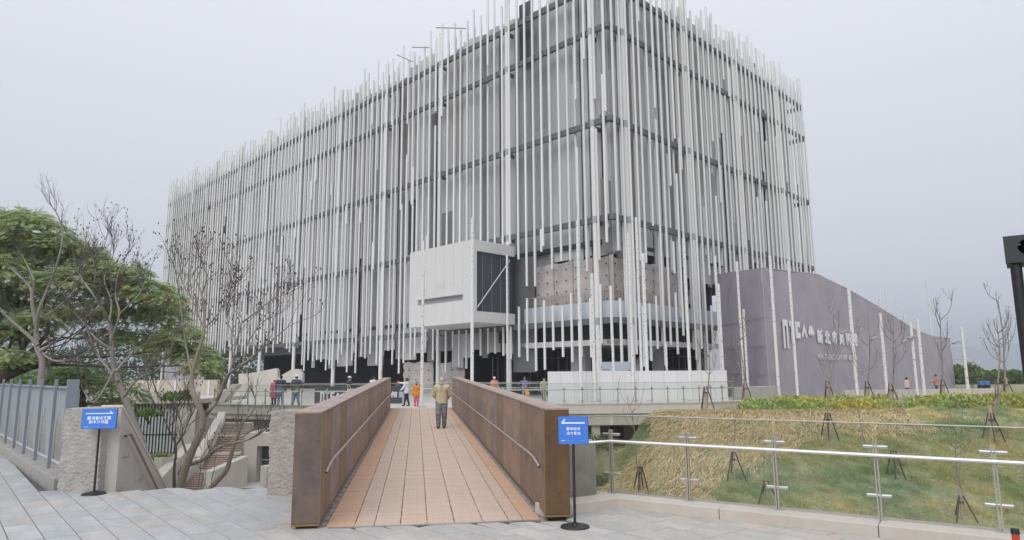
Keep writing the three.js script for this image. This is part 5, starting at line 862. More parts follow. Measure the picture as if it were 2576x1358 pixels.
  for (let i = 0; i < 170000; i++) { const x = rr(-3, 22), z = -rr(17, 32.2), e = rimX(z); if (x < e - 0.5 || !isStraw(x, z)) continue; const thin = pn(x * 1.3 + 31, z * 1.3 + 77, 512, 512, 166); if (thin < 0.3 && rnd() < 0.75) continue; const sl = (landY(x, z + 0.3) - landY(x, z - 0.3)) / 0.6; sp.push([x, landY(x, z) + rr(0.0, 0.05), z, -2.15 + rr(-0.5, 0.5) + 0.5 * (pn(x * 0.6 + 3, z * 0.6 + 88, 512, 512, 167) - 0.5), rr(-0.3, 0.3), rr(-0.25, 0.25) - Math.atan(sl) * -0.8, rr(0.6, 1.5)]); }
  const straw = foliage('straw', null, blade, leafMat([0.74, 0.63, 0.40], 0.25), sp, () => { const k = rr(0.65, 1.25); return [k, k * rr(0.93, 1.03), k * rr(0.8, 1.1)]; });
  tag(straw, 'golden straw mulch laid over the upper left part of the slope', 'straw');

  // young staked trees
  const burlap = std([0.42, 0.34, 0.24], 0.95), stakeM = std([0.075, 0.068, 0.066], 0.85), paleBark = std([0.27, 0.235, 0.20], 0.95);
  const young = (label, foot, top, o = {}) => {
    const f = o.depth ? atDepth(foot[0], foot[1], o.depth) : onLand(foot[0], foot[1]); f.y = landY(f.x, f.z); const tp = atDepth(top[0], top[1], -f.z + (o.dz || 0)), H = tp.y - f.y;
    const t = thing('young_tree', label, 'tree', [f.x, f.y, f.z]), b = tp.clone().sub(f), r = o.r || 0.05;
    const path = bend([V(0, -0.05, 0), b.clone().multiplyScalar(0.3).add(V(rr(-0.06, 0.06), 0, 0)), b.clone().multiplyScalar(0.65).add(V(rr(-0.1, 0.1), 0, 0)), b]);
    obj('trunk', limb(path, r, r * 0.28, 8), o.mat || paleBark, t);
    if (o.wrap) obj('burlap_wrap', [cyl(r * 1.35, r * 1.25, o.wrap, 0, 0, 0, 10)], burlap, t);
    const tw = [], ends = []; for (let i = 0; i < (o.nb || 6); i++) { const k = Math.floor(path.length * rr(o.lo || 0.4, 0.95)), a = rr(0, 6.28), L = H * rr(0.18, 0.36); const d = V(Math.cos(a) * 0.75, 1.0, Math.sin(a) * 0.75), e = path[Math.min(path.length - 1, k)]; const bp = bend([e, e.clone().add(V(d.x * L * 0.45, L * 0.3, d.z * L * 0.45)), e.clone().add(V(d.x * L * 0.7, L * 0.95, d.z * L * 0.7))]); obj('branch', limb(bp, r * 0.42, r * 0.16, 6), o.mat || paleBark, t); const q = bp[bp.length - 1]; for (let j = 0; j < 3; j++) twigs(tw, bp[Math.floor(rr(0.5, 1) * (bp.length - 1))], V(rr(-0.6, 0.6), 1, rr(-0.6, 0.6)), L * 0.4, r * 0.15, 0, 0.4, ends); }
    if (tw.length) stuffPart('twigs', tw, M.twigBrown, t);
    if (o.leaves) { const pl = []; for (let i = 0; i < o.leaves; i++) { const e = pick(ends.concat([path[path.length - 1]])); pl.push([e.x + rr(-0.12, 0.12), e.y + rr(-0.08, 0.12), e.z + rr(-0.12, 0.12), rr(0, 6.28), rr(0.6, 1.6), rr(-0.5, 0.5), rr(0.7, 1.4)]); } foliage('leaves', t, leafG, leafMat([0.24, 0.29, 0.09]), pl, () => { const k = rr(0.8, 1.2); return [k, k, k]; }); }
    if (o.stakes) for (let i = 0; i < (o.ns || 3); i++) { const a = i / (o.ns || 3) * 6.283 + (o.sa || 0.5), R = o.sr || 0.42; obj('stake', bar(V(Math.cos(a) * R, -0.05, Math.sin(a) * R), V(Math.cos(a) * 0.07, o.stakes, Math.sin(a) * 0.07), 0.025, 7), stakeM, t); }
    if (o.stakes) obj('tie', [cyl(r + 0.05, r + 0.05, 0.05, 0, o.stakes * 0.72, 0, 10)], stakeM, t);
    return t;
  };
  young('leafy-topped young staked tree in front of the right end of the white wall', [1776, 1034], [1783, 872], { depth: 32.6, wrap: 1.1, stakes: 1.15, nb: 7, leaves: 60, lo: 0.55, sa: 0.2 });
  young('young staked tree beside the concrete block left of the hoarding corner', [1876, 1012], [1856, 822], { depth: 37, wrap: 1.3, stakes: 1.25, nb: 8, leaves: 40, lo: 0.35 });
  young('bare young tree on a tripod of stakes before the hoarding, below the logo letters', [2084, 1018], [2110, 806], { depth: 37, wrap: 1.3, stakes: 1.3, nb: 7, lo: 0.25 });
  young('young staked tree before the hoarding right of the thick floodlight pole', [2184, 1020], [2182, 792], { depth: 36, wrap: 1.2, stakes: 1.3, nb: 7, leaves: 25, lo: 0.35, mat: M.bark });
  young('young tree with black posts either side before the low wall, left of two poles', [2243, 1030], [2246, 802], { depth: 33.5, wrap: 1.2, stakes: 1.2, nb: 8, lo: 0.45, r: 0.055 });
  young('tall pale-trunked staked tree against the hoarding low end, forked top', [2374, 1005], [2363, 786], { depth: 38, wrap: 1.2, stakes: 1.35, nb: 6, leaves: 30, lo: 0.45, r: 0.07 });
  young('pale staked tree right of the low wall end, with green umbels of leaves', [2534, 1000], [2510, 757], { depth: 38, wrap: 1.4, stakes: 1.35, nb: 10, leaves: 90, lo: 0.4, r: 0.07 });
  young('dark slender tree near the right edge with long rising branches', [2512, 1030], [2508, 820], { depth: 31.5, nb: 9, lo: 0.2, r: 0.05, mat: M.bark });
  young('bare sapling on four black stakes low in the straw near the balustrade corner', [1612, 1236], [1585, 1020], { wrap: 0.7, stakes: 0.85, ns: 4, nb: 7, lo: 0.75, r: 0.025, sr: 0.28 });
  young('thin sapling tied to a leaning stake pair where straw meets grass', [1848, 1208], [1838, 1000], { wrap: 0.6, stakes: 1.0, ns: 3, nb: 6, lo: 0.6, r: 0.022 });
  young('wrapped sapling between black posts at the top of the grass, centre of the slope', [2086, 1104], [2080, 880], { wrap: 1.1, stakes: 1.05, ns: 4, nb: 5, lo: 0.6, r: 0.04, sr: 0.35 });
  young('small sapling low on the slope behind the third balustrade pane', [1928, 1262], [1915, 1090], { stakes: 0.7, ns: 3, nb: 4, lo: 0.6, r: 0.02 });
  young('thin staked sapling behind the fourth balustrade pane', [2252, 1200], [2258, 980], { stakes: 0.95, ns: 4, nb: 4, lo: 0.6, r: 0.022, sr: 0.32, wrap: 0.6 });
  young('wrapped sapling between two posts low at the right of the slope', [2422, 1312], [2405, 1090], { stakes: 0.8, ns: 3, nb: 5, lo: 0.5, r: 0.04, wrap: 1.0 });
  young('wrapped trunk among black posts at the upper right of the slope', [2498, 1108], [2502, 960], { stakes: 1.1, ns: 4, nb: 4, lo: 0.6, r: 0.06, wrap: 1.4, sr: 0.4 });
  young('very thin leaning sapling crossing before the low wall', [2180, 1090], [2130, 900], { depth: 27, nb: 6, lo: 0.4, r: 0.018, mat: M.bark });
  young('thin forked sapling before the hedge right of centre', [2400, 1110], [2420, 985], { depth: 25.5, nb: 6, lo: 0.3, r: 0.018, mat: M.bark });
}

// ---------- people ----------
const EDGE = [[0, 1], [1, 2], [2, 3], [3, 0], [4, 5], [5, 6], [6, 7], [7, 4], [0, 4], [1, 5], [2, 6], [3, 7]], CORN = [[0, 0, 0], [1, 0, 0], [1, 1, 0], [0, 1, 0], [0, 0, 1], [1, 0, 1], [1, 1, 1], [0, 1, 1]];
function skinMesh(f, lo, hi, cell) {   // surface of a distance field, by marching cubes
  const n = [0, 1, 2].map((i) => Math.ceil((hi[i] - lo[i]) / cell) + 1), F = new Float32Array(n[0] * n[1] * n[2]), at = (i, j, k) => (k * n[1] + j) * n[0] + i, pos = [];
  for (let k = 0; k < n[2]; k++) for (let j = 0; j < n[1]; j++) for (let i = 0; i < n[0]; i++) F[at(i, j, k)] = f(lo[0] + i * cell, lo[1] + j * cell, lo[2] + k * cell);
  const ev = new Array(12);
  for (let k = 0; k < n[2] - 1; k++) for (let j = 0; j < n[1] - 1; j++) for (let i = 0; i < n[0] - 1; i++) {
    let c = 0; for (let q = 0; q < 8; q++) if (F[at(i + CORN[q][0], j + CORN[q][1], k + CORN[q][2])] < 0) c |= 1 << q;
    if (c === 0 || c === 255) continue;
    for (let e = 0; e < 12; e++) { const [a, b] = EDGE[e], A = CORN[a], B = CORN[b], fa = F[at(i + A[0], j + A[1], k + A[2])], fb2 = F[at(i + B[0], j + B[1], k + B[2])]; if ((fa < 0) === (fb2 < 0)) { ev[e] = null; continue; } const t = fa / (fa - fb2); ev[e] = [lo[0] + (i + lerp(A[0], B[0], t)) * cell, lo[1] + (j + lerp(A[1], B[1], t)) * cell, lo[2] + (k + lerp(A[2], B[2], t)) * cell]; }
    for (let t = c * 16; triTable[t] !== -1; t += 3) { const a = ev[triTable[t]], b = ev[triTable[t + 1]], d = ev[triTable[t + 2]]; if (a && b && d) pos.push(...a, ...b, ...d); }
  }
  const nor = new Float32Array(pos.length), h = cell * 0.4;
  for (let i = 0; i < pos.length; i += 3) { const [x, y, z] = [pos[i], pos[i + 1], pos[i + 2]], g = V(f(x + h, y, z) - f(x - h, y, z), f(x, y + h, z) - f(x, y - h, z), f(x, y, z + h) - f(x, y, z - h)).normalize(); nor[i] = g.x; nor[i + 1] = g.y; nor[i + 2] = g.z; }
  for (let i = 0; i < pos.length; i += 9) { // outward winding
    const a = V(pos[i], pos[i + 1], pos[i + 2]), b = V(pos[i + 3], pos[i + 4], pos[i + 5]), c = V(pos[i + 6], pos[i + 7], pos[i + 8]); if (b.clone().sub(a).cross(c.clone().sub(a)).dot(V(nor[i], nor[i + 1], nor[i + 2])) < 0) for (let q = 0; q < 3; q++) { [pos[i + 3 + q], pos[i + 6 + q]] = [pos[i + 6 + q], pos[i + 3 + q]]; [nor[i + 3 + q], nor[i + 6 + q]] = [nor[i + 6 + q], nor[i + 3 + q]]; } }
  const g = new THREE.BufferGeometry(); g.setAttribute('position', new THREE.Float32BufferAttribute(pos, 3)); g.setAttribute('normal', new THREE.BufferAttribute(nor, 3)); return plain(g);
}
const smin = (a, b, k) => { const h = Math.max(k - Math.abs(a - b), 0) / k; return Math.min(a, b) - h * h * k * 0.25; };
function cap(x, y, z, a, b, ra, rb, sz = 1) { const bx_ = b[0] - a[0], by = b[1] - a[1], bz = (b[2] - a[2]), px = x - a[0], py = y - a[1], pz = (z - a[2]) * sz, t = clamp((px * bx_ + py * by + pz * bz) / (bx_ * bx_ + by * by + bz * bz + 1e-9)); return Math.hypot(px - bx_ * t, py - by * t, pz - bz * t) - lerp(ra, rb, t); }
const ell = (x, y, z, c, r) => { const a = (x - c[0]) / r[0], b = (y - c[1]) / r[1], d = (z - c[2]) / r[2], k = Math.hypot(a, b, d); return (k - 1) * Math.min(r[0], r[1], r[2]); };
// one head and one hand, shared; head is 0.235 high with its chin at y = 0, looking along +z
const headF = (x, y, z) => { let d = smin(ell(x, y, z, [0, 0.135, -0.012], [0.076, 0.098, 0.094]), ell(x, y, z, [0, 0.07, 0.022], [0.056, 0.066, 0.066]), 0.04); d = smin(d, cap(x, y, z, [0, 0.118, 0.082], [0, 0.085, 0.104], 0.009, 0.014), 0.014); for (const s of [-1, 1]) { d = Math.max(d, -(ell(x, y, z, [s * 0.03, 0.12, 0.094], [0.016, 0.009, 0.014]))); d = smin(d, ell(x, y, z, [s * 0.03, 0.119, 0.078], [0.011, 0.009, 0.011]), 0.003); d = smin(d, ell(x, y, z, [s * 0.078, 0.105, -0.012], [0.009, 0.03, 0.018]), 0.008); } d = smin(d, ell(x, y, z, [0, 0.05, 0.081], [0.022, 0.006, 0.008]), 0.006); return smin(d, cap(x, y, z, [0, 0.03, -0.02], [0, -0.07, -0.03], 0.048, 0.052), 0.03); };
const headG = skinMesh(headF, [-0.1, -0.09, -0.125], [0.1, 0.25, 0.135], 0.006);
const handF = (x, y, z) => { let d = ell(x, y, z, [0, -0.045, 0], [0.038, 0.05, 0.018]); const F = [[-0.027, 0.062], [-0.009, 0.074], [0.009, 0.07], [0.026, 0.055]]; for (const [fx, L] of F) { const k = [fx, -0.085, 0.002], m = [fx * 1.1, -0.085 - L * 0.5, 0.012], e = [fx * 1.1, -0.085 - L * 0.85, 0.034]; d = smin(d, Math.min(cap(x, y, z, k, m, 0.0092, 0.0085), cap(x, y, z, m, e, 0.0085, 0.007)), 0.006); } d = smin(d, Math.min(cap(x, y, z, [-0.03, -0.03, 0.004], [-0.055, -0.062, 0.018], 0.013, 0.0105), cap(x, y, z, [-0.055, -0.062, 0.018], [-0.056, -0.092, 0.03], 0.0105, 0.008)), 0.008); return smin(d, cap(x, y, z, [0, -0.02, 0], [0, 0.03, 0], 0.024, 0.026), 0.02); };
const handG = skinMesh(handF, [-0.075, -0.175, -0.035], [0.05, 0.045, 0.06], 0.0045);
const capG = (() => { const g = new THREE.SphereGeometry(0.098, 20, 10, 0, Math.PI * 2, 0, Math.PI * 0.5); g.scale(0.9, 1.02, 1.06); g.translate(0, 0.15, -0.012); return plain(g); })();
const brimG = (() => { const s = new THREE.Shape(); s.moveTo(-0.075, 0); s.quadraticCurveTo(-0.07, 0.09, 0, 0.095); s.quadraticCurveTo(0.07, 0.09, 0.075, 0); s.closePath(); const g = new THREE.ExtrudeGeometry(s, { depth: 0.008, bevelEnabled: false, curveSegments: 8 }); g.rotateX(Math.PI / 2 + 0.12); g.translate(0, 0.158, 0.065); return plain(g); })();
const hairF = (x, y, z, low) => Math.max(ell(x, y, z, [0, 0.14, -0.018], [0.085, 0.108, 0.102]), Math.min(1, Math.max(-(y - 0.155), z - 0.03) > 0 && z > 0.03 ? 0.155 - y + 0.0 : low - y));
const skinM = std([0.46, 0.30, 0.22], 0.6);
function person(o) {
  const H = o.H, t = thing('person', o.label, 'person', [o.p.x, o.p.y, o.p.z], o.yaw), S = H, cell = o.cell || 0.02;
  const L = o.legs || [[0, 0, 0], [0, 0, 0]];   // per leg: knee forward, foot forward, foot lift
  const lean = o.lean || 0, hipY = 0.51 * S - (o.drop || 0), sh = [0, hipY + 0.30 * S, lean], w = o.slim ? 0.9 : 1;
  const hip = [1, -1].map((s) => [s * 0.052 * S * w, hipY - 0.01 * S, 0]), knee = [1, -1].map((s, i) => [s * 0.058 * S, 0.275 * S + L[i][2] * 0.5, L[i][0]]), ank = [1, -1].map((s, i) => [s * (0.056 + (o.spread || 0)) * S, 0.05 * S + L[i][2], L[i][1]]);
  const shd = [1, -1].map((s) => [s * 0.112 * S * w, hipY + 0.295 * S, lean]), el = o.arms.map((a, i) => [shd[i][0] + a[0][0], shd[i][1] + a[0][1], lean + a[0][2]]), wr = o.arms.map((a, i) => [el[i][0] + a[1][0], el[i][1] + a[1][1], el[i][2] + a[1][2]]);
  const k = S / 1.7, nk = [0, hipY + 0.325 * S, lean], torso = (x, y, z, e) => { let d = cap(x, y, z, [0, hipY, 0], [0, hipY + 0.11 * S, lean * 0.4], 0.098 * S * 0.98 * w + e, 0.088 * S * w + e, 1.35); d = smin(d, cap(x, y, z, [0, hipY + 0.11 * S, lean * 0.4], [0, hipY + 0.23 * S, lean * 0.9], 0.088 * S * w + e, 0.098 * S * w + e, 1.3), 0.06); d = smin(d, cap(x, y, z, [-0.07 * S * w, hipY + 0.275 * S, lean], [0.07 * S * w, hipY + 0.275 * S, lean], 0.052 * S + e, 0.052 * S + e), 0.07); return d; };
  const arm = (x, y, z, i, e) => smin(cap(x, y, z, shd[i], el[i], 0.036 * S + e, 0.027 * S + e), cap(x, y, z, el[i], wr[i], 0.027 * S + e, 0.02 * S + e), 0.03), leg = (x, y, z, i, e) => smin(cap(x, y, z, hip[i], knee[i], 0.054 * S + e, 0.034 * S + e), cap(x, y, z, knee[i], ank[i], 0.034 * S + e, 0.022 * S + e), 0.03);
  const lo = [-0.62 * k, -0.02, -0.5 * k], hi = [0.62 * k, S * 0.95, 0.5 * k]; for (const q of [...el, ...wr, ...ank, ...knee]) for (let i = 0; i < 3; i++) { lo[i] = Math.min(lo[i], q[i] - 0.12); hi[i] = Math.max(hi[i], q[i] + 0.12); }
  const tight = (pts, m) => { const a = [9, 9, 9], b = [-9, -9, -9]; for (const q of pts) for (let i = 0; i < 3; i++) { a[i] = Math.min(a[i], q[i] - m); b[i] = Math.max(b[i], q[i] + m); } return [a, b]; };
  const core = [[-0.12 * S, hipY - 0.12 * S, -0.1 * S], [0.12 * S, hipY + 0.33 * S, lean + 0.1 * S]];
  const [bl, bh] = tight([...core, ...el, ...wr, ...ank, ...knee, ...shd], 0.1);
  const bodyF = (x, y, z) => { let d = torso(x, y, z, 0); for (const i of [0, 1]) { d = smin(d, arm(x, y, z, i, 0), 0.04); d = smin(d, leg(x, y, z, i, 0), 0.04); d = smin(d, cap(x, y, z, ank[i], [ank[i][0], 0.022 * S + L[i][2], ank[i][2] + 0.06 * S], 0.022 * S, 0.014 * S), 0.02); } return smin(d, cap(x, y, z, [0, nk[1] - 0.03, lean], [0, nk[1] + 0.03, lean + 0.01], 0.036 * S, 0.033 * S), 0.04); };
  const parts = [skinMesh(bodyF, bl, bh, cell)];
  const hm = new THREE.Matrix4().makeRotationFromEuler(new THREE.Euler(o.nod || 0, o.turn || 0, 0, 'YXZ')); hm.scale(V(k, k, k)); hm.setPosition(0, nk[1] + 0.035 * k, lean + 0.03 * k + (o.nod || 0) * 0.03);
  parts.push(headG.clone().applyMatrix4(hm));
  wr.forEach((q, i) => { const d = V(q[0] - el[i][0], q[1] - el[i][1], q[2] - el[i][2]).normalize(), m = new THREE.Matrix4().makeRotationFromQuaternion(new THREE.Quaternion().setFromUnitVectors(V(0, -1, 0), d)); m.scale(V((i ? 1 : -1) * k, k, k)); m.setPosition(q[0] + d.x * 0.02, q[1] + d.y * 0.02, q[2] + d.z * 0.02); const g = handG.clone().applyMatrix4(m); parts.push(i ? g : flipWind(g)); });
  const body = obj('body', parts, skinM, t);
  const hem = o.hem !== undefined ? o.hem * S : hipY - 0.03 * S, e1 = o.loose || 0.022;
  const topF = (x, y, z) => { let d = torso(x, y, z, e1); d = smin(d, cap(x, y, z, [0, hem - 0.03, 0], [0, hipY, 0], 0.104 * S + e1, 0.098 * S + e1, 1.3), 0.05); for (const i of [0, 1]) d = smin(d, Math.max(arm(x, y, z, i, e1 * 0.8), 0), 0.03) < d ? smin(d, arm(x, y, z, i, e1 * 0.8), 0.03) : d; d = smin(d, cap(x, y, z, [0, nk[1] - 0.02, lean], [0, nk[1] + 0.012, lean], 0.044 * S, 0.045 * S), 0.03); d += 0.004 * Math.sin(y * 46 + x * 19) * Math.sin(x * 31 + z * 17); return Math.max(d, hem - y, y - nk[1] - 0.03); };
  obj(o.topName || 'jacket', skinMesh(topF, [bl[0], hem - 0.03, bl[2] - 0.03], [bh[0], nk[1] + 0.06, bh[2] + 0.03], cell), std(o.top, 0.85), t);
  const botF = (x, y, z) => { let d = Math.max(torso(x, y, z, 0.012), y - hipY - 0.06 * S); for (const i of [0, 1]) d = smin(d, leg(x, y, z, i, o.baggy || 0.016), 0.03); d += 0.004 * Math.sin(y * 38 + z * 21); return Math.max(d, 0.028 * S - y); };
  const [ll, lh] = tight([...ank, ...knee, [-0.1 * S, 0, -0.1 * S], [0.1 * S, hipY + 0.06 * S, 0.1 * S]], 0.09); ll[1] = 0; obj('trousers', skinMesh(botF, ll, lh, cell), std(o.bottom, 0.85), t);
  ank.forEach((a, i) => obj('shoe', skinMesh((x, y, z) => { const d = smin(cap(x, y, z, [a[0], a[1] - 0.01, a[2] - 0.015], [a[0], 0.035 + L[i][2], a[2] + 0.03], 0.047 * k, 0.047 * k), cap(x, y, z, [a[0], 0.03 + L[i][2], a[2] + 0.03], [a[0] * 1.15, 0.028 + L[i][2], a[2] + 0.125 * k], 0.047 * k, 0.037 * k), 0.03); return Math.max(d, L[i][2] - y); }, [a[0] - 0.08, L[i][2] - 0.02, a[2] - 0.1], [a[0] + 0.08, a[1] + 0.06, a[2] + 0.2], Math.min(cell, 0.014)), std(o.shoe || [0.03, 0.03, 0.035], 0.7), t));
  const hd = (g) => g.clone().applyMatrix4(hm);
  if (o.hair) obj('hair', hd(skinMesh((x, y, z) => { const d = ell(x, y, z, [0, 0.142, -0.02], [0.087, 0.107, 0.104]); return Math.max(d, (o.hairLow || 0.06) - y + (z > 0 ? z * 1.0 : 0), z > 0.02 ? 0.165 - y : -1, o.cap ? y - 0.155 : -1); }, [-0.1, 0.0, -0.14], [0.1, 0.27, 0.1], 0.008)), std(o.hair, 0.8), t);
  if (o.cap) obj('cap', [hd(capG.clone().translate(0, -0.15, 0.012).scale(1.1, 1.12, 1.1).translate(0, 0.15, -0.016)), ...(o.helmet ? [] : [hd(brimG)])], std(o.cap, 0.6), t);
  if (o.mask) obj('face_mask', hd(skinMesh((x, y, z) => Math.max(Math.min(headF(x, y, z) - 0.006), 0.028 - y, y - 0.097, 0.02 - z), [-0.09, 0.01, 0.0], [0.09, 0.11, 0.135], 0.007)), std(o.mask, 0.8), t);
  if (o.shirt) obj('shirt', skinMesh((x, y, z) => Math.max(torso(x, y, z, e1 + 0.006), Math.abs(x) - 0.045 * clamp((y - hipY - 0.12 * S) / (0.2 * S)), -z, hipY + 0.13 * S - y, y - nk[1] - 0.01), [-0.1, hipY, 0], [0.1, nk[1] + 0.05, 0.25], 0.012), std(o.shirt, 0.85), t);
  return t;
}
function flipWind(g) { g = plain(g); const p = g.attributes.position, n = g.attributes.normal; for (let i = 0; i < p.count; i += 3) for (const at of [p, n]) { const a = [at.getX(i), at.getY(i), at.getZ(i)]; at.setXYZ(i, at.getX(i + 1), at.getY(i + 1), at.getZ(i + 1)); at.setXYZ(i + 1, a[0], a[1], a[2]); } return g; }
{
  const down = [[0.05, -0.27, 0], [0.02, -0.24, 0.05]], downR = [[-0.05, -0.27, 0], [-0.02, -0.24, 0.05]];
  const spot = (u, v, lev = FP) => onLevel(u, v, lev), at = (u, v, d, y) => { const p = atDepth(u, v, d); p.y = y; return p; };
  const bag = (name, label, cat, p, turn, geos, mat, grp) => { const b = tag(obj(name, geos, mat), label, cat); b.position.copy(p); b.rotation.y = turn; return b; };
  const bag2 = (w, h, d) => { const g = new RoundedBoxGeometry(w, h, d, 3, Math.min(w, h, d) * 0.42); return metric(g); };
  // walker on the bridge
  { const p = atDepth(1110, 1070, 24.2); p.y = 0.372 * (24.2 - 9.8) / 25.55 + 0.012; 
    const t = person({ label: 'grey-haired man in a khaki jacket walking down the bridge, hands behind his back', p, yaw: 0.05, H: 1.74, cell: 0.014, nod: 0.26, lean: 0.02, legs: [[0.06, -0.02, 0], [0.16, 0.14, 0]], arms: [[[0.085, -0.25, -0.10], [-0.12, -0.17, -0.13]], [[-0.085, -0.25, -0.10], [0.12, -0.17, -0.13]]], top: [0.50, 0.415, 0.26], bottom: [0.165, 0.165, 0.185], shoe: [0.025, 0.025, 0.03], hair: [0.42, 0.41, 0.40], hairLow: 0.07, mask: [0.62, 0.58, 0.33], shirt: [0.27, 0.27, 0.285], loose: 0.034, baggy: 0.034, hem: 0.478 }); }
  // three onlookers at the railing, seen from behind
  const A = spot(688, 1020); person({ label: 'woman in a long bright pink coat and cream hat at the railing, seen from behind', p: A, yaw: Math.PI - 0.2, H: 1.52, slim: true, arms: [down, [[-0.05, -0.24, 0.05], [0.03, -0.18, 0.14]]], top: [0.62, 0.09, 0.22], topName: 'coat', bottom: [0.035, 0.035, 0.045], cap: [0.66, 0.58, 0.46], hair: [0.1, 0.07, 0.05], hem: 0.29, loose: 0.03 });
  const B = spot(704, 1021); person({ label: 'man in a navy jacket and jeans wearing a teal backpack, seen from behind', p: B, yaw: Math.PI + 0.1, H: 1.72, arms: [[[0.07, -0.26, 0.02], [0.0, -0.2, 0.12]], downR], top: [0.05, 0.06, 0.09], bottom: [0.22, 0.30, 0.40], hair: [0.03, 0.025, 0.025], hairLow: 0.05, legs: [[0.02, 0, 0], [0.02, 0.06, 0]] });
  bag('backpack', 'teal backpack worn by the man in navy beside the pink coat', 'backpack', V(B.x, 1.17, B.z + 0.2), 0.1, [bag2(0.33, 0.46, 0.18), (() => { const g = bag2(0.24, 0.2, 0.08); g.translate(0, -0.09, 0.1); return g; })(), bar(V(-0.1, 0.2, 0), V(-0.12, 0.24, -0.12), 0.02), bar(V(0.1, 0.2, 0), V(0.12, 0.24, -0.12), 0.02)], std([0.10, 0.20, 0.23], 0.8));
  const Cc = spot(743, 1022); person({ label: 'man in a white cap with one hand on his hip at the railing', p: Cc, yaw: Math.PI, H: 1.74, arms: [[[0.07, -0.26, 0], [0.0, -0.22, 0.06]].map((v) => v), [[-0.2, -0.2, -0.06], [0.15, -0.16, 0.06]]], top: [0.07, 0.085, 0.11], bottom: [0.17, 0.22, 0.30], cap: [0.74, 0.70, 0.72], hair: [0.05, 0.03, 0.03], hairLow: 0.04, spread: 0.05, legs: [[0.02, 0, 0], [0.02, 0, 0]], baggy: 0.02 });
  bag('sling_bag', 'small tan sling bag across the back of the man in the white cap', 'bag', V(Cc.x + 0.05, 1.2, Cc.z + 0.165), 0, [(() => { const g = bag2(0.15, 0.3, 0.08); g.rotateZ(-0.35); return g; })(), bar(V(0.05, 0.12, 0), V(0.12, 0.3, -0.06), 0.014), bar(V(-0.05, -0.13, 0), V(-0.16, -0.2, -0.08), 0.014)], std([0.36, 0.30, 0.20], 0.8));
  // behind the left parapet
  const D = at(873, 1000, 39.6, FP); person({ label: 'person in navy and pale pink cap leaning at the railing with cream tote', p: D, yaw: Math.PI - 0.9, H: 1.64, lean: 0.1, arms: [[[0.08, -0.22, 0.1], [-0.02, -0.12, 0.2]], [[-0.08, -0.22, 0.1], [0.02, -0.12, 0.2]]], top: [0.045, 0.05, 0.075], bottom: [0.05, 0.05, 0.06], cap: [0.72, 0.55, 0.57], hair: [0.06, 0.05, 0.05] });
  bag('tote_bag', 'cream tote bag on the back of the person in the pale pink cap', 'bag', V(D.x + 0.18, 1.12, D.z + 0.2), 0.3, [bag2(0.3, 0.34, 0.12), bar(V(-0.1, 0.14, 0), V(-0.12, 0.42, -0.1), 0.018), bar(V(0.08, 0.14, 0), V(-0.05, 0.42, -0.12), 0.018)], std([0.60, 0.57, 0.46], 0.85));
  person({ label: 'black-haired person in white with dark shoulder straps behind the left parapet', p: at(935, 1000, 38.8, FP), yaw: Math.PI - 0.6, H: 1.66, lean: 0.08, arms: [[[0.08, -0.23, 0.08], [0, -0.14, 0.17]], [[-0.08, -0.23, 0.08], [0, -0.14, 0.17]]], top: [0.60, 0.61, 0.62], topName: 'shirt', bottom: [0.05, 0.06, 0.10], hair: [0.02, 0.018, 0.018], hairLow: 0.03 });
  // beyond the bridge end
  const E2 = spot(1022, 1021); person({ label: 'man in a white sweater pointing left with an outstretched arm beyond the bridge', p: E2, yaw: -Math.PI / 2 - 0.15, H: 1.52, arms: [[[0.04, -0.2, 0.1], [-0.02, -0.14, 0.14]], [[-0.08, 0.0, 0.24], [0.0, 0.03, 0.24]]], top: [0.66, 0.67, 0.70], topName: 'sweater', bottom: [0.03, 0.035, 0.05], hair: [0.03, 0.03, 0.03], legs: [[0.05, 0.1, 0], [-0.02, -0.12, 0]], hem: 0.45 });
  bag('shoulder_bag', 'pale blue bag held by the pointing man in white', 'bag', V(E2.x - 0.27, 0.98, E2.z + 0.2), 0.2, [bag2(0.24, 0.3, 0.1), bar(V(-0.08, 0.12, 0), V(0.02, 0.3, 0), 0.012), bar(V(0.08, 0.12, 0), V(0.02, 0.3, 0), 0.012)], std([0.36, 0.42, 0.60], 0.8));
  person({ label: 'small woman in an orange jacket and pink trousers beside a white pole', p: spot(1047, 1022), yaw: 0.1, H: 1.30, slim: true, arms: [[[0.04, -0.2, -0.02], [0.0, -0.16, 0.06]], [[-0.05, -0.2, -0.02], [-0.01, -0.17, 0.06]]], top: [0.66, 0.24, 0.03], bottom: [0.66, 0.12, 0.20], shoe: [0.3, 0.05, 0.04], hair: [0.05, 0.035, 0.03], mask: [0.02, 0.02, 0.025], hem: 0.42, loose: 0.028 });
  person({ label: 'distant stooping person in dark clothes and a red cap left of the pointing man', p: at(1000, 1005, 46, FP - 0.3), yaw: 0.9, H: 1.6, cell: 0.03, arms: [down, downR], top: [0.09, 0.11, 0.14], bottom: [0.06, 0.06, 0.07], cap: [0.30, 0.05, 0.05] });
  person({ label: 'worker in a white helmet and salmon vest beyond the right parapet', p: at(1243, 1005, 47, FP - 0.1), yaw: 0.4, H: 1.62, cell: 0.03, arms: [down, downR], top: [0.66, 0.24, 0.16], topName: 'vest', bottom: [0.30, 0.28, 0.22], cap: [0.75, 0.76, 0.78], helmet: true });
  const G2 = at(1320, 1004, 41.2, FP); person({ label: 'person in purple-blue leaning on the railing with both elbows out, seen from behind', p: G2, yaw: Math.PI, H: 1.52, lean: 0.12, spread: 0.03, arms: [[[0.2, -0.09, 0.1], [-0.03, -0.09, 0.2]], [[-0.2, -0.09, 0.1], [0.03, -0.09, 0.2]]], top: [0.16, 0.14, 0.26], bottom: [0.10, 0.13, 0.21], hair: [0.14, 0.12, 0.09], hairLow: 0.03, hem: 0.4, legs: [[0, -0.05, 0], [0, 0.03, 0]] });
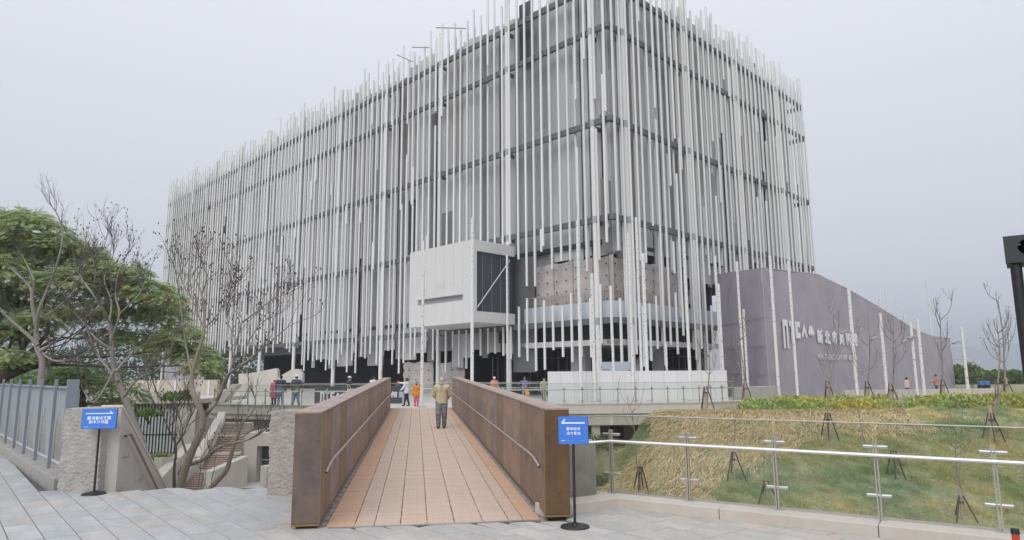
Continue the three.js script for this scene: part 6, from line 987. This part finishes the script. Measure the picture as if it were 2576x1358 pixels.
  bag('shoulder_bag', 'white and orange bag slung on the back of the person in purple', 'bag', V(G2.x + 0.13, 0.95, G2.z + 0.17), 0, [(() => { const g = bag2(0.26, 0.36, 0.1); g.rotateZ(0.3); return g; })(), bar(V(-0.04, 0.16, 0), V(-0.1, 0.42, -0.05), 0.025)], std([0.66, 0.30, 0.10], 0.8));
  person({ label: 'tiny far figure in beige at the left end of the white site wall', p: at(1368, 1000, 44, FP - 0.1), yaw: 0.5, H: 1.55, cell: 0.03, arms: [down, downR], top: [0.46, 0.40, 0.30], bottom: [0.2, 0.2, 0.2], hair: [0.05, 0.04, 0.04] });
  // behind the low wall on the right
  person({ label: 'worker in white and salmon behind the low wall before the mauve hoarding, left one', p: at(2283, 990, 53, 0.05), yaw: -2.6, H: 1.55, cell: 0.03, arms: [down, downR], top: [0.68, 0.52, 0.48], bottom: [0.1, 0.1, 0.12], hair: [0.03, 0.03, 0.03] });
  person({ label: 'worker in orange and dark clothes behind the low wall, right one near the hoarding end', p: at(2357, 990, 52, 0.2), yaw: -2.2, H: 1.62, cell: 0.03, arms: [[[0.06, -0.2, 0.1], [0, -0.05, 0.2]], downR], top: [0.50, 0.24, 0.18], bottom: [0.06, 0.07, 0.09], hair: [0.03, 0.03, 0.03] });
}

// ---------- far away ----------
{
  const ridge = (name, d, x0, x1, f, col) => { const pos = [], idx = []; const n = 80, m = 6; for (let j = 0; j <= m; j++) for (let i = 0; i <= n; i++) { const x = lerp(x0, x1, i / n), h = f(i / n) * Math.pow(j / m, 0.8); pos.push(x, h - 2, -d - j / m * d * 0.25 + 30 * (pn(i * 0.3 + 5, j + 4, 256, 256, 171) - 0.5)); if (i && j) { const a = (j - 1) * (n + 1) + i - 1; idx.push(a, a + 1, a + n + 1, a + 1, a + n + 2, a + n + 1); } } const g = new THREE.BufferGeometry(); g.setAttribute('position', new THREE.Float32BufferAttribute(pos, 3)); g.setIndex(idx); g.computeVertexNormals(); const m2 = std(col, 0.95, { side: THREE.DoubleSide }); struct(name, g, m2); };
  ridge('hills', 2600, 900, 3200, (t) => 130 * (0.45 + 0.75 * pn(t * 7 + 3, 2, 64, 64, 172) + 0.22 * pn(t * 22 + 3, 5, 64, 64, 173)) * smooth(0, 0.25, t), [0.07, 0.10, 0.07]);
  ridge('hills', 2200, -2600, -500, (t) => 60 * (0.5 + 0.6 * pn(t * 8 + 3, 9, 64, 64, 174)), [0.07, 0.10, 0.07]);
  // towers of the far town
  const wallM = std([0.45, 0.43, 0.42], 0.9), glassM = std([0.12, 0.14, 0.17], 0.4);
  const tower = (u, d, w, v, label) => { const b = atDepth(u, 960, d), t = thing('tower_block', label, 'building', [b.x, 0, b.z]), h = atDepth(u, v, d).y; obj('wall', bx(w, h, w * 0.8, 0, h / 2, 0), wallM, t); const n = Math.round(h / 4); for (let i = 1; i < n; i++) obj('window_band', bx(w * 0.86, 1.3, 0.3, 0, i * h / n, w * 0.4), glassM, t); obj('roof', bx(w * 0.4, 3, w * 0.3, 0, h + 1.5, 0), wallM, t); };
  tower(2412, 620, 13, 915, 'hazy far tower block, left of three beyond the low wall'); tower(2432, 700, 14, 903, 'hazy far tower block, tallest in the middle of three'); tower(2449, 760, 12, 910, 'hazy far tower block, right of three beyond the small green tree');
  const leafG = (() => { const g = new THREE.BufferGeometry(); g.setAttribute('position', new THREE.Float32BufferAttribute([0, 0, 0, 0.18, 0.2, 0.05, 0, 0.42, 0, 0, 0, 0, 0, 0.42, 0, -0.18, 0.2, 0.05], 3)); g.computeVertexNormals(); return g; })();
  const tree = (u, v0, v1, d, rx, n, col, label, sparse) => { const f = atDepth(u, v0, d), tp = atDepth(u, v1, d), H = tp.y - 0.2, t = thing('far_tree', label, 'tree', [f.x, 0.2, f.z]); const tw = []; obj('trunk', limb(bend([V(0, 0, 0), V(0.1, H * 0.4, 0), V(0, H * 0.9, 0)]), 0.1, 0.03, 6), M.bark, t); const pl = []; for (let i = 0; i < n; i++) { const a = rr(0, 6.28), s = Math.sqrt(rnd()), y = rr(-1, 1); if (pn(a * 2 + 4, y * 3 + 8, 64, 64, 175) < sparse) continue; const k = Math.sqrt(1 - y * y); pl.push([Math.cos(a) * s * rx * k, H * 0.62 + y * H * 0.38, Math.sin(a) * s * rx * k, rr(0, 6.28), rr(-1, 1), rr(-1, 1), rr(0.6, 1.3)]); } foliage('crown', t, leafG, leafMat(col), pl, () => { const q = rr(0.75, 1.25); return [q, q, q]; }); return t; };
  tree(2445, 975, 922, 75, 1.1, 700, [0.20, 0.26, 0.10], 'small pale green tree beyond the low wall, right of the lone pole', 0.3);
  tree(2478, 975, 950, 85, 1.0, 500, [0.14, 0.18, 0.08], 'little rounded tree beyond the low wall, right of the pale green one', 0.3);
  // scrub on the horizon: masses nobody could count
  const scrub = (name, label, x0, x1, z, h, n, col) => { const pl = []; for (let i = 0; i < n; i++) { const x = rr(x0, x1), m = h * (0.35 + 0.9 * pn(x * 0.12 + 50, 3, 512, 512, 176)); pl.push([x, 0.2 + rnd() * m, z + rr(-4, 4), rr(0, 6.28), rr(-1, 1), rr(-1, 1), rr(1, 2.2)]); } const s = foliage(name, null, leafG, leafMat(col), pl, () => { const q = rr(0.7, 1.25); return [q, q, q]; }); tag(s, label, 'scrub'); };
  scrub('far_scrub', 'strip of green scrub on the horizon right of the hoarding', 52, 110, -95, 2.6, 9000, [0.11, 0.17, 0.05]);
  scrub('far_scrub', 'hazy line of trees on the horizon behind the left fence', -190, -55, -150, 9, 16000, [0.10, 0.15, 0.06]);
  // blue crates by the scrub
  for (const [u, l] of [[2467, 'left of the pair of blue crates on the far right behind the low wall'], [2481, 'right of the pair of blue crates on the far right behind the low wall']]) { const p = atDepth(u, 968, 60), t = thing('blue_crate', l, 'crate', [p.x, 0.27, p.z]); obj('box', rbx(0.42, 0.34, 0.4, 0, 0.72, 0, 0.03), std([0.08, 0.16, 0.42], 0.6), t); obj('stand', [bx(0.4, 0.56, 0.36, 0, 0.28, 0)], M.black, t); }
  // black stage truss at the right edge, its face turned to the camera
  const D = 5, b0 = atDepth(2523, 597, D), b1 = atDepth(2531, 663, D), ch = atDepth(2543, 690, D), t = thing('stage_truss', 'black stage truss tower with a head block at the right edge of the picture', 'truss', [b1.x, 0, b1.z], -Math.atan2(b1.x, -b1.z));
  const topY = b1.y, x0 = 0.055, s = 0.24, bh = b0.y - b1.y, bw = 0.34;
  for (const [i, j] of [[0, 0], [1, 0], [0, 1], [1, 1]]) obj('chord', cyl(0.037, 0.037, topY, x0 + i * s, 0, -0.04 - j * s, 14), M.black, t);
  for (let k = 0; k < 9; k++) { const y = topY - 0.1 - k * 0.3, z = -0.04; for (const [p, q] of [[V(x0, y, z), V(x0 + s, y - 0.28, z)], [V(x0, y, z - s), V(x0 + s, y - 0.28, z - s)], [V(x0, y, z), V(x0, y - 0.28, z - s)], [V(x0 + s, y, z), V(x0 + s, y - 0.28, z - s)]]) obj('brace', bar(k % 2 ? p : V(q.x, p.y, q.z), k % 2 ? q : V(p.x, q.y, p.z), 0.012, 8), M.black, t); }
  const plateM = std([0.028, 0.03, 0.038], 0.45), sh = new THREE.Shape(); sh.moveTo(0, 0); sh.lineTo(bw, 0); sh.lineTo(bw, bh); sh.lineTo(0, bh); sh.closePath();
  const h1 = new THREE.Path(); h1.absarc(bw * 0.4, bh * 0.55, bh * 0.3, 0, Math.PI * 2, true); sh.holes.push(h1); for (let i = 0; i < 14; i++) { const an = i / 14 * 6.283, h2 = new THREE.Path(); h2.absarc(bw * 0.4 + Math.cos(an) * bh * 0.4, bh * 0.55 + Math.sin(an) * bh * 0.4, 0.006, 0, 6.283, true); sh.holes.push(h2); }
  const pg = new THREE.ExtrudeGeometry(sh, { depth: 0.016, bevelEnabled: true, bevelSize: 0.004, bevelThickness: 0.004, bevelSegments: 2, curveSegments: 20 }); pg.translate(0, topY, 0); obj('head_block', metric(pg), plateM, t);
  obj('head_box', [bx(bw, 0.02, 0.3, bw / 2, topY + 0.01, -0.155), bx(0.02, bh - 0.04, 0.3, 0.01, topY + bh / 2, -0.155), bx(bw, 0.02, 0.3, bw / 2, topY + bh - 0.01, -0.155), bx(0.02, bh - 0.04, 0.3, bw - 0.01, topY + bh / 2, -0.155)], M.black, t);
  { const g = new THREE.SphereGeometry(bh * 0.27, 20, 14); g.translate(bw * 0.4, topY + bh * 0.55, -0.1); const lamp = obj('lamp', plain(g), std([0.012, 0.012, 0.014], 0.12), t); const l = new THREE.SphereGeometry(bh * 0.1, 14, 10); l.translate(bw * 0.46, topY + bh * 0.62, -0.1 + bh * 0.2); obj('lens', plain(l), std([0.5, 0.5, 0.5], 0.1, { metalness: 0.9 }), lamp); obj('back_plate', bx(bw, bh - 0.05, 0.02, bw / 2, topY + bh / 2, -0.3), M.black, t); }
  obj('base', bx(0.6, 0.02, 0.6, x0 + s / 2, 0.01, -s / 2), M.black, t);
}
renderer.render(scene, camera);
